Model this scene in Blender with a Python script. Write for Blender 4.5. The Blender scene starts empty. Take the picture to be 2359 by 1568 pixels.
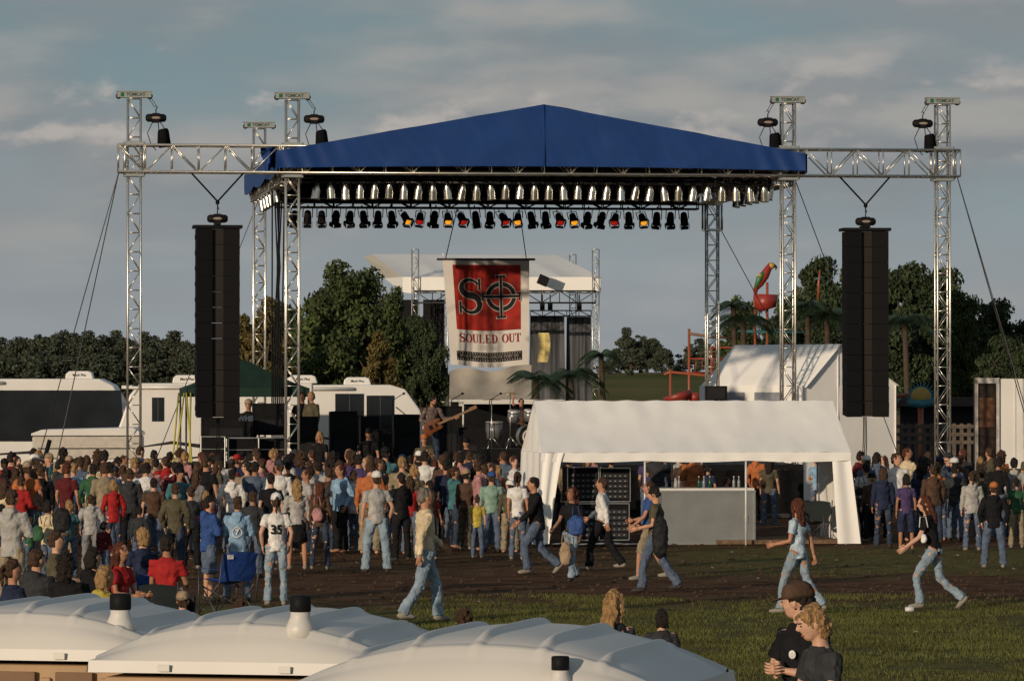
import bpy, math, random
import numpy as np
from mathutils import Vector, Matrix, noise
random.seed(7); np.random.seed(7)
F=10200.0; CH=3.2; rad=math.radians
def gx(px,d): return (px-1180)/F*d
def gz(py,d): return CH-(py-880)/F*d
def dist(fy): return F*CH/(fy-880)
sc=bpy.context.scene; COL=sc.collection
def hill(x,y):
    t=min(max((y-240)/180,0),1); t=t*t*(3-2*t)
    return t*(4.0+.5*math.sin(x*.02))
# ---------- materials ----------
MC={}
def M(name,c,r=.6,metal=0,var=.12,s=6,bump=0,bs=25,emit=0,island=0,stretch=None,spec=None):
    if name in MC: return MC[name]
    m=bpy.data.materials.new(name); m.use_nodes=True; n=m.node_tree.nodes; l=m.node_tree.links
    b=n['Principled BSDF']; b.inputs['Roughness'].default_value=r; b.inputs['Metallic'].default_value=metal
    if spec is None and r>=.5 and not metal: spec=.25
    if spec is not None: b.inputs['Specular IOR Level'].default_value=spec
    tc=n.new('ShaderNodeTexCoord'); src=tc.outputs['Object']
    if stretch:
        mp=n.new('ShaderNodeMapping'); mp.inputs['Scale'].default_value=stretch; l.new(src,mp.inputs[0]); src=mp.outputs[0]
    nz=n.new('ShaderNodeTexNoise'); nz.inputs['Scale'].default_value=s; nz.inputs['Detail'].default_value=5; l.new(src,nz.inputs['Vector'])
    mx=n.new('ShaderNodeMix'); mx.data_type='RGBA'
    mr=n.new('ShaderNodeMapRange'); mr.inputs[1].default_value=.3; mr.inputs[2].default_value=.7; l.new(nz.outputs[0],mr.inputs[0])
    fac=mr.outputs[0]
    if island:
        g=n.new('ShaderNodeNewGeometry'); ma=n.new('ShaderNodeMath'); ma.operation='MULTIPLY_ADD'; ma.inputs[1].default_value=island; ma.inputs[2].default_value=-island*.5
        l.new(g.outputs['Random Per Island'],ma.inputs[0]); ad=n.new('ShaderNodeMath'); l.new(ma.outputs[0],ad.inputs[0]); l.new(fac,ad.inputs[1]); fac=ad.outputs[0]
    l.new(fac,mx.inputs[0])
    mx.inputs[6].default_value=(*[max(0,x*(1-var)) for x in c],1); mx.inputs[7].default_value=(*[min(1,x*(1+var)) for x in c],1)
    l.new(mx.outputs[2],b.inputs['Base Color'])
    if emit: l.new(mx.outputs[2],b.inputs['Emission Color']); b.inputs['Emission Strength'].default_value=emit
    if bump:
        n2=n.new('ShaderNodeTexNoise'); n2.inputs['Scale'].default_value=bs; n2.inputs['Detail'].default_value=6; l.new(src,n2.inputs['Vector'])
        bp=n.new('ShaderNodeBump'); bp.inputs['Strength'].default_value=bump; bp.inputs['Distance'].default_value=.05; l.new(n2.outputs[0],bp.inputs['Height']); l.new(bp.outputs[0],b.inputs['Normal'])
    MC[name]=m; return m
# ---------- mesh builder ----------
class MB:
    def __init__(s): s.v=[];s.f=[];s.m=[];s.s=[];s.mi=0
    def add(s,vs,fs,sm=False):
        o=len(s.v); s.v+=[tuple(v) for v in vs]; s.f+=[tuple(i+o for i in f) for f in fs]; s.m+=[s.mi]*len(fs); s.s+=[sm]*len(fs); return s
    def box(s,c,z,R=None):
        vs=[]
        for x in(-.5,.5):
            for y in(-.5,.5):
                for w in(-.5,.5):
                    p=Vector((x*z[0],y*z[1],w*z[2]))
                    if R: p=R@p
                    vs.append(p+Vector(c))
        return s.add(vs,[(0,1,3,2),(4,6,7,5),(0,4,5,1),(2,3,7,6),(0,2,6,4),(1,5,7,3)])
    def tube(s,pts,rs,n=8,side=None,sm=True):
        pts=[Vector(p) for p in pts]; N=len(pts); vs=[]; prev=None
        for i,p in enumerate(pts):
            t=(pts[min(i+1,N-1)]-pts[max(i-1,0)])
            t=t.normalized() if t.length>1e-9 else Vector((0,0,1))
            a=Vector(side) if side is not None else (prev if prev is not None else (Vector((1,0,0)) if abs(t.x)<.9 else Vector((0,1,0))))
            a=(a-t*a.dot(t)); a=a.normalized() if a.length>1e-6 else Vector((0,1,0)); b=t.cross(a); prev=a
            r=rs[i] if isinstance(rs,(list,tuple)) else rs
            ra,rb=r if isinstance(r,tuple) else (r,r)
            for k in range(n):
                q=2*math.pi*k/n; vs.append(p+a*(ra*math.cos(q))+b*(rb*math.sin(q)))
        fs=[(i*n+k,i*n+(k+1)%n,(i+1)*n+(k+1)%n,(i+1)*n+k) for i in range(N-1) for k in range(n)]
        fs.append(tuple(reversed(range(n)))); fs.append(tuple((N-1)*n+k for k in range(n)))
        return s.add(vs,fs,sm)
    def cyl(s,p,q,r,r2=None,n=8): return s.tube([p,q],[r,r if r2 is None else r2],n)
    def ell(s,c,r,n=12,m=8,R=None):
        vs=[(0,0,-1)]; 
        for i in range(1,m):
            a=math.pi*i/m-math.pi/2
            for k in range(n): vs.append((math.cos(a)*math.cos(2*math.pi*k/n),math.cos(a)*math.sin(2*math.pi*k/n),math.sin(a)))
        vs.append((0,0,1)); T=len(vs)-1
        fs=[(0,1+(k+1)%n,1+k) for k in range(n)]
        for i in range(m-2): fs+=[(1+i*n+k,1+i*n+(k+1)%n,1+(i+1)*n+(k+1)%n,1+(i+1)*n+k) for k in range(n)]
        fs+=[(1+(m-2)*n+k,1+(m-2)*n+(k+1)%n,T) for k in range(n)]
        o=[]
        for v in vs:
            p=Vector((v[0]*r[0],v[1]*r[1],v[2]*r[2]))
            if R: p=R@p
            o.append(p+Vector(c))
        return s.add(o,fs,True)
    def prism(s,prof,y0,y1):
        n=len(prof); vs=[(x,y0,z) for x,z in prof]+[(x,y1,z) for x,z in prof]
        fs=[tuple(range(n)),tuple(range(2*n-1,n-1,-1))]+[(i,i+n,(i+1)%n+n,(i+1)%n) for i in range(n)]
        return s.add(vs,fs)
    def grid(s,fn,nu,nv,sm=True):
        vs=[fn(i/nu,j/nv) for j in range(nv+1) for i in range(nu+1)]
        return s.add(vs,[(j*(nu+1)+i,j*(nu+1)+i+1,(j+1)*(nu+1)+i+1,(j+1)*(nu+1)+i) for j in range(nv) for i in range(nu)],sm)
    def addmesh(s,me,mi=None):
        s.add([v.co[:] for v in me.vertices],[tuple(p.vertices) for p in me.polygons],True); return s
    def xf(s,T): s.v=[tuple(T@Vector(v)) for v in s.v]; return s
    def mesh(s,name,mats=None):
        me=bpy.data.meshes.new(name); me.from_pydata(s.v,[],s.f)
        me.polygons.foreach_set('material_index',s.m); me.polygons.foreach_set('use_smooth',s.s)
        for m in (mats or []): me.materials.append(m)
        me.update(); return me
def mk(name,me,parent=None,loc=(0,0,0),rz=0,scale=None,bevel=0,rot=None):
    if isinstance(me,tuple): me=me[0].mesh(name,me[1])
    o=bpy.data.objects.new(name,me); COL.objects.link(o)
    if parent: o.parent=parent
    o.location=loc; o.rotation_euler=rot if rot else (0,0,rz)
    if scale: o.scale=scale if isinstance(scale,tuple) else (scale,)*3
    if bevel:
        b=o.modifiers.new('bevel','BEVEL'); b.width=bevel; b.segments=2; b.limit_method='ANGLE'
    return o
def top(o,label,cat,group=None):
    o['label']=label; o['category']=cat
    if group: o['group']=group
    return o
def bake(o,mods=()):
    dg=bpy.context.evaluated_depsgraph_get(); dg.update()
    me=bpy.data.meshes.new_from_object(o.evaluated_get(dg)); return me
def remesh(mb,vox,disp=0,ds=9,it=2):
    me=mb.mesh('t'); o=bpy.data.objects.new('t',me); COL.objects.link(o)
    r=o.modifiers.new('r','REMESH'); r.mode='VOXEL'; r.voxel_size=vox
    if it: q=o.modifiers.new('s','SMOOTH'); q.factor=.5; q.iterations=it
    m2=bake(o); bpy.data.objects.remove(o); bpy.data.meshes.remove(me)
    if disp:
        m2.update()
        ns=[v.normal.copy() for v in m2.vertices]
        for v,nn in zip(m2.vertices,ns):
            v.co+=nn*(disp*noise.noise(v.co*ds)+.5*disp*noise.noise(v.co*ds*2.7))
    m2.polygons.foreach_set('use_smooth',[True]*len(m2.polygons)); return m2
def textmb(t,size,off=0,ext=.002):
    c=bpy.data.curves.new('t','FONT'); c.body=t; c.size=size; c.align_x='CENTER'; c.align_y='CENTER'; c.extrude=ext; c.offset=off; c.resolution_u=4
    o=bpy.data.objects.new('t',c); COL.objects.link(o); me=bake(o); bpy.data.objects.remove(o)
    mb=MB(); mb.add([v.co[:] for v in me.vertices],[tuple(p.vertices) for p in me.polygons]); mb.xf(Matrix.Rotation(rad(90),4,'X')); return mb
def join(a,b,mi=0):
    a.mi=mi; a.add(b.v,b.f); return a
# ---------- people ----------
D=lambda p,o=0:Vector((math.sin(rad(o)),math.sin(rad(p)),-math.cos(rad(p)))).normalized()
ARM={'down':((.2,.02,-1),(.06,.3,-1)),'pocket':((.38,-.22,-1),(-.15,.55,-1)),'cross':((.28,.15,-1),(-.75,.55,.12)),
 'up':((.35,.3,1),(-.1,.15,1)),'clap':((.25,.5,-.8),(-.4,.7,.55)),'back':((.15,-.45,-1),(.1,-.15,-1)),'fwd':((.15,.45,-1),(.1,.8,-.6)),
 'lap':((.2,.3,-1),(-.25,.9,-.1)),'neck':((.45,.25,-.8),(.75,.6,.15)),'strum':((.4,-.15,-1),(-.7,.6,-.25)),'phone':((.2,.35,-1),(-.3,.6,.9)),'hold':((.2,.1,-1),(.05,.9,-.2))}
LEG={'stand':((3,5,-1),(-3,5,-3)),'wide':((5,10,0),(-4,9,-4)),'walk':((26,2,4),(-16,2,-34)),'stride':((36,2,-8),(-12,3,-50)),'sit':((84,9,-4),(82,9,4)),'contra':((8,5,-6),(-2,4,-2))}
VC={}
def variant(legs='stand',aL='down',aR='down',top_='tee',bot='jeans',fem=0,hair='short',cap=0,lean=0,yaw=0,nod=0,vox=.018,shoes=1):
    key=(legs,aL,aR,top_,bot,fem,hair,cap,lean,yaw,nod,vox)
    if key in VC: return VC[key]
    L=LEG[legs]; chain=[]
    for s,(tp,o,sp) in zip((-1,1),L):
        hip=Vector((s*.09,0,0)); kn=hip+.43*D(tp,s*o); an=kn+.41*D(sp,s*o*.3); chain.append([hip,kn,an])
    rz=-min(c[2].z for c in chain)+.085
    for c in chain:
        for p in c: p.z+=rz
    cl,sl=math.cos(rad(lean)),math.sin(rad(lean))
    def U(x,y,z): z-=.93; return Vector((x,y*cl+z*sl,rz+z*cl-y*sl))
    cy,sy,cn,sn=math.cos(rad(yaw)),math.sin(rad(yaw)),math.cos(rad(nod)),math.sin(rad(nod))
    def H(x,y,z):
        y,z=y*cn+z*sn,z*cn-y*sn; x,y=x*cy-y*sy,x*sy+y*cy; return U(x,y,z+1.5)
    HR=Matrix.Rotation(-rad(lean),3,'X')@Matrix.Rotation(rad(yaw),3,'Z')@Matrix.Rotation(-rad(nod),3,'X')
    w=.9 if fem else 1
    b=MB(); X=(1,0,0)
    b.tube([U(0,0,z) for z in(.86,.95,1.08,1.2,1.33,1.41,1.46,1.5,1.58)],[(.10,.08),(.145,.10),(.12*w,.088),(.135*w,.095),(.155*w,.105),(.14*w,.085),(.085,.065),(.054,.056),(.054,.058)],12,X)
    b.ell(H(0,.02,.15),(.074,.094,.115),14,10,HR); b.ell(H(0,.052,.09),(.05,.052,.055),10,8,HR)
    b.tube([H(0,.11,.17),H(0,.128,.135),H(0,.115,.125)],[.009,.015,.008],6)
    for s in(-1,1): b.ell(H(s*.077,.008,.14),(.01,.02,.032),8,6,HR)
    arms=[]
    for s,a in((-1,aL),(1,aR)):
        u,f=ARM[a]; sh=U(s*.172*w,0,1.415); el=sh+.285*Vector((s*u[0],u[1],u[2])).normalized(); wr=el+.25*Vector((s*f[0],f[1],f[2])).normalized()
        arms.append((s,sh,el,wr)); b.tube([U(s*.1,0,1.40),sh,(sh+el)/2,el,(el+wr)/2,wr],[.055,.052,.043,.036,.036,.024],8)
    for c,s in zip(chain,(-1,1)):
        h,k,a=c; b.tube([h+Vector((0,0,.05)),(h+k)/2,k,k+(a-k)*.35,a],[.082,.072,.05,.053,.036],8)
        up=a.z>.14; fd=Vector((s*.15,.75,-.65)).normalized() if up else Vector((s*.2,1,0)).normalized()
        if legs=='sit': fd=Vector((s*.2,1,0)).normalized()
        c.append(fd); dn=Vector((0,0,-.045)) if not up else Vector((0,-.03,-.035))
        b.tube([a,a+dn*.6-fd*.02,a+dn+fd*.08,a+dn+fd*.15],[.034,.04,.035,.02],8)
    bm=remesh(b,vox); b=MB().addmesh(bm)
    for s,sh,el,wr in arms:
        d=(wr-el).normalized(); nrm=Vector((-s,0.15,0)) if abs(d.x)<.7 else Vector((0,-1,0)); sd=nrm.cross(d)
        if sd.y<0 and abs(d.x)<.7: sd=-sd
        sd.normalize(); nrm=(sd.cross(d)).normalized()
        if nrm.x*s>0: nrm=-nrm
        b.tube([wr-d*.02,wr+d*.03,wr+d*.085],[(.025,.02),(.036,.018),(.042,.015)],8,sd)
        for k,(o,ln) in enumerate(((-.031,.8),(-.011,.95),(.011,1),(.031,.92))):
            p=wr+d*.08+sd*o; q=p+(d*.9+nrm*.25).normalized()*.04*ln; r=q+(d*.6+nrm*.75).normalized()*.035*ln
            b.tube([p,q,r],[.010,.009,.006],5)
        p=wr+d*.025+sd*.03; q=p+(d*.6+sd*.7).normalized()*.035; b.tube([p,q,q+(d*.9+nrm*.3).normalized()*.03],[.013,.011,.008],5)
    b.mi=1
    for s in(-1,1):
        b.ell(H(s*.032,.101,.158),(.011,.008,.006),6,4,HR); b.tube([H(s*.014,.112,.178),H(s*.05,.099,.18)],[.0045,.004],4)
    b.mi=2; b.tube([H(-.024,.1,.088),H(0,.108,.09),H(.024,.1,.088)],[.004,.006,.004],5)
    out={'h':0}; body=b.mesh('person_body',[None]*3); out['h']=max(v.co.z for v in body.vertices)+.02; out['body']=body
    g=MB()
    hem=.84 if top_ in('hoodie','jacket') else .87
    zz=(hem,.97,1.08,1.2,1.33,1.41,1.455,1.49)
    bl=.012 if top_ in('hoodie','jacket') else 0
    rr=[(.158,.125),(.150,.122),(.142,.118),(.15,.118),(.175,.125),(.165,.105),(.11,.085),(.068,.068)]
    if fem: rr=[(.150,.122),(.142,.112),(.124,.1),(.13,.108),(.155,.128),(.15,.098),(.1,.08),(.062,.062)]
    g.tube([U(0,0,z) for z in zz],[(a+bl,c+bl) for a,c in rr],14,X)
    for s,sh,el,wr in arms:
        if top_=='tee': m=sh+(el-sh)*.62; g.tube([U(s*.09,0,1.39),sh,m],[.07,.066,.067],8)
        elif top_=='tank': pass
        else: g.tube([U(s*.09,0,1.39),sh,(sh+el)/2,el,(el+wr)/2,wr-(wr-el)*.04],[.075,.069+bl*.6,.06+bl*.6,.054+bl*.6,.049+bl*.4,.039],8)
    if top_=='hoodie': g.ell(U(0,-.085,1.46),(.105,.06,.075),10,8); g.ell(U(0,-.125,1.4),(.075,.035,.06),10,8)
    out['shirt']=remesh(g,vox,.018,9); out['shirt'].materials.append(None)
    g=MB(); g.tube([U(0,0,.985),U(0,0,.93),U(0,-.005,.87)],[(.135,.108),(.152,.12),(.14,.11)],14,X)
    if bot=='skirt': g.tube([U(0,0,.99),U(0,0,.85),U(0,0,.55)],[(.13,.105),(.165,.135),(.2,.18)],14,X)
    else:
        for h,k,a,fd in chain:
            if bot=='shorts': g.tube([h+Vector((0,0,.03)),(h+k)/2,k+(a-k)*.08],[.095,.092,.09],10)
            else: g.tube([h+Vector((0,0,.03)),(h+k)/2,k,k+(a-k)*.4,a+(a-k)*.02],[.1,.09,.074,.073,.076] if not fem else [.092,.078,.058,.06,.07],10)
    out['trousers']=remesh(g,vox,.02,10); out['trousers'].materials.append(None)
    for i,(h,k,a,fd) in enumerate(chain):
        g=MB(); up=a.z>.14 and legs!='sit'; dn=Vector((0,0,-.05)) if not up else Vector((0,-.035,-.04))
        g.tube([a-fd*.055+dn,a-fd*.04+dn*.6,a+fd*.04+dn*.75,a+dn+fd*.12,a+dn+fd*.175],[.028,.042,.044,.035,.02],8)
        out['shoe%d'%i]=g.mesh('shoe',[None])
    g=MB()
    if hair!='bald':
        g.ell(H(0,-.004,.178),(.084,.1,.1),14,10,HR); g.ell(H(0,-.045,.13),(.074,.06,.075),12,8,HR)
        hs=HR@Vector((1,0,0))
        if hair=='long':
            g.tube([H(0,-.04,.19),H(0,-.06,.09),H(0,-.095,-.03),H(0,-.1,-.13),H(0,-.1,-.2)],[(.08,.06),(.088,.055),(.085,.04),(.07,.03),(.03,.015)],12,hs)
            for s in(-1,1): g.tube([H(s*.066,.03,.2),H(s*.082,.02,.1),H(s*.085,.0,-.02)],[.022,.024,.016],6)
        if hair=='pony': g.tube([H(0,-.09,.2),H(0,-.14,.17),H(0,-.15,.06),H(0,-.13,-.04)],[.03,.034,.03,.012],8)
        if hair=='shag':
            g.tube([H(0,-.03,.19),H(0,-.04,.1),H(0,-.045,.04)],[(.084,.072),(.09,.07),(.075,.05)],12,hs)
            g.tube([H(-.05,.075,.235),H(0,.095,.225),H(.055,.08,.205)],[.02,.02,.015],6)
        if hair=='bob':
            g.tube([H(0,-.03,.19),H(0,-.04,.1),H(0,-.04,.02)],[(.085,.075),(.1,.075),(.09,.06)],12,hs)
        if hair=='curly': g.ell(H(0,-.02,.17),(.11,.11,.115),12,8,HR); g.tube([H(0,-.05,.15),H(0,-.07,.0),H(0,-.08,-.06)],[(.105,.08),(.095,.05),(.06,.03)],12,hs)
        out['hair']=remesh(g,vox*.8,.022 if hair!='curly' else .05,22,1); out['hair'].materials.append(None)
    if cap:
        g=MB(); sg=1 if cap==1 else -1; hs=HR@Vector((1,0,0))
        g.tube([H(0,0,.175),H(0,0,.215),H(0,0,.26),H(0,0,.285),H(0,0,.295)],[(.092,.112),(.092,.11),(.078,.092),(.05,.06),(.012,.014)],14,hs)
        g.ell(H(0,sg*.125,.182),(.068,.075,.009),12,6,HR@Matrix.Rotation(-.15*sg,3,'X')); g.ell(H(0,0,.297),(.01,.01,.008),6,4)
        out['cap']=g.mesh('cap',[None])
    VC[key]=out; return out
CL=dict(black=(.012,.012,.014),charcoal=(.038,.039,.043),grey=(.19,.19,.195),lightgrey=(.37,.36,.34),white=(.68,.66,.63),cream=(.64,.52,.34),navy=(.021,.028,.06),blue=(.035,.08,.24),
 lightblue=(.23,.36,.5),sky=(.25,.42,.55),paleblue=(.42,.52,.6),red=(.33,.022,.022),maroon=(.1,.017,.02),brown=(.085,.05,.033),olive=(.09,.079,.05),green=(.035,.1,.05),tan=(.32,.23,.15),orange=(.42,.14,.05),yellow=(.46,.36,.07),
 purple=(.07,.047,.12),pink=(.4,.2,.2),denim=(.09,.12,.175),paledenim=(.23,.3,.36),darkdenim=(.035,.048,.076),teal=(.06,.16,.18),khaki=(.26,.21,.14),stripe=(.23,.34,.28))
HC=dict(blonde=(.32,.19,.08),brown=(.06,.032,.018),dark=(.018,.012,.009),ginger=(.14,.05,.02),greyhair=(.16,.14,.12),auburn=(.09,.028,.015))
def cloth(c): return M('cloth_'+c,CL[c],.85,0,.28,7,.6,16,spec=.12)
def hairm(c): return M('hair_'+c,HC[c],.6,0,.5,40,.7,70,stretch=(1,1,.3))
def skin(k): return M('skin_%d'%k,[(.5,.27,.17),(.42,.21,.13),(.34,.17,.1),(.55,.32,.22)][k],.6,0,.12,25)
EYE=lambda:M('eye_dark',(.02,.015,.012),.3); LIP=lambda:M('lip',(.3,.09,.07),.5)
def setm(o,*ms):
    for i,m in enumerate(ms): o.material_slots[i].link='OBJECT'; o.material_slots[i].material=m
TN=dict(tee='T-shirt',hoodie='hoodie',long='long-sleeved shirt',jacket='jacket',tank='tank top')
PT=dict(tee='shirt',hoodie='hoodie',long='shirt',jacket='jacket',tank='tank_top')
NP=[0]
def person(v,x,y,z,rz,h,tc,bc,hc,label,capc='white',group=None,shoes=1,sk=None,tn='shirt'):
    NP[0]+=1
    s=h/v['h']; wd=s*random.uniform(.94,1.1); o=mk('person',v['body'],None,(x,y,z),rz,(wd,wd,s)); k=random.randrange(4) if sk is None else sk
    setm(o,skin(k),EYE(),LIP()); top(o,label,'person',group)
    a=mk(tn,v['shirt'],o); setm(a,cloth(tc)); a2=mk('trousers',v['trousers'],o); setm(a2,cloth(bc))
    if 'hair' in v: c=mk('hair',v['hair'],o); setm(c,hairm(hc))
    if 'cap' in v: c=mk('cap',v['cap'],o); setm(c,cloth(capc))
    if shoes:
        for i in(0,1): c=mk('shoe',v['shoe%d'%i],o); setm(c,M('shoe_leather',(.25,.22,.18),.6) if k%2 else M('shoe_dark',(.04,.035,.03),.6))
    return o
SEAT=[]
def PP(px,fy,ty,rot,tc,bc,hc,label,vk={},capc='white',tn='shirt',sk=None,h=None):
    v=variant(**vk)
    if vk.get('legs')=='sit':
        hh=v['h']*.95; d=F*(CH-hh)/(ty-880); SEAT.append((px,d,rot))
    else:
        d=dist(fy); hh=h or (fy-ty)/(F/d); hh=min(max(hh,1.0),1.95)
    return person(v,gx(px,d),d,0,rad(rot),hh,tc,bc,hc,label,capc,'festival crowd',1,sk,tn)
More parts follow.
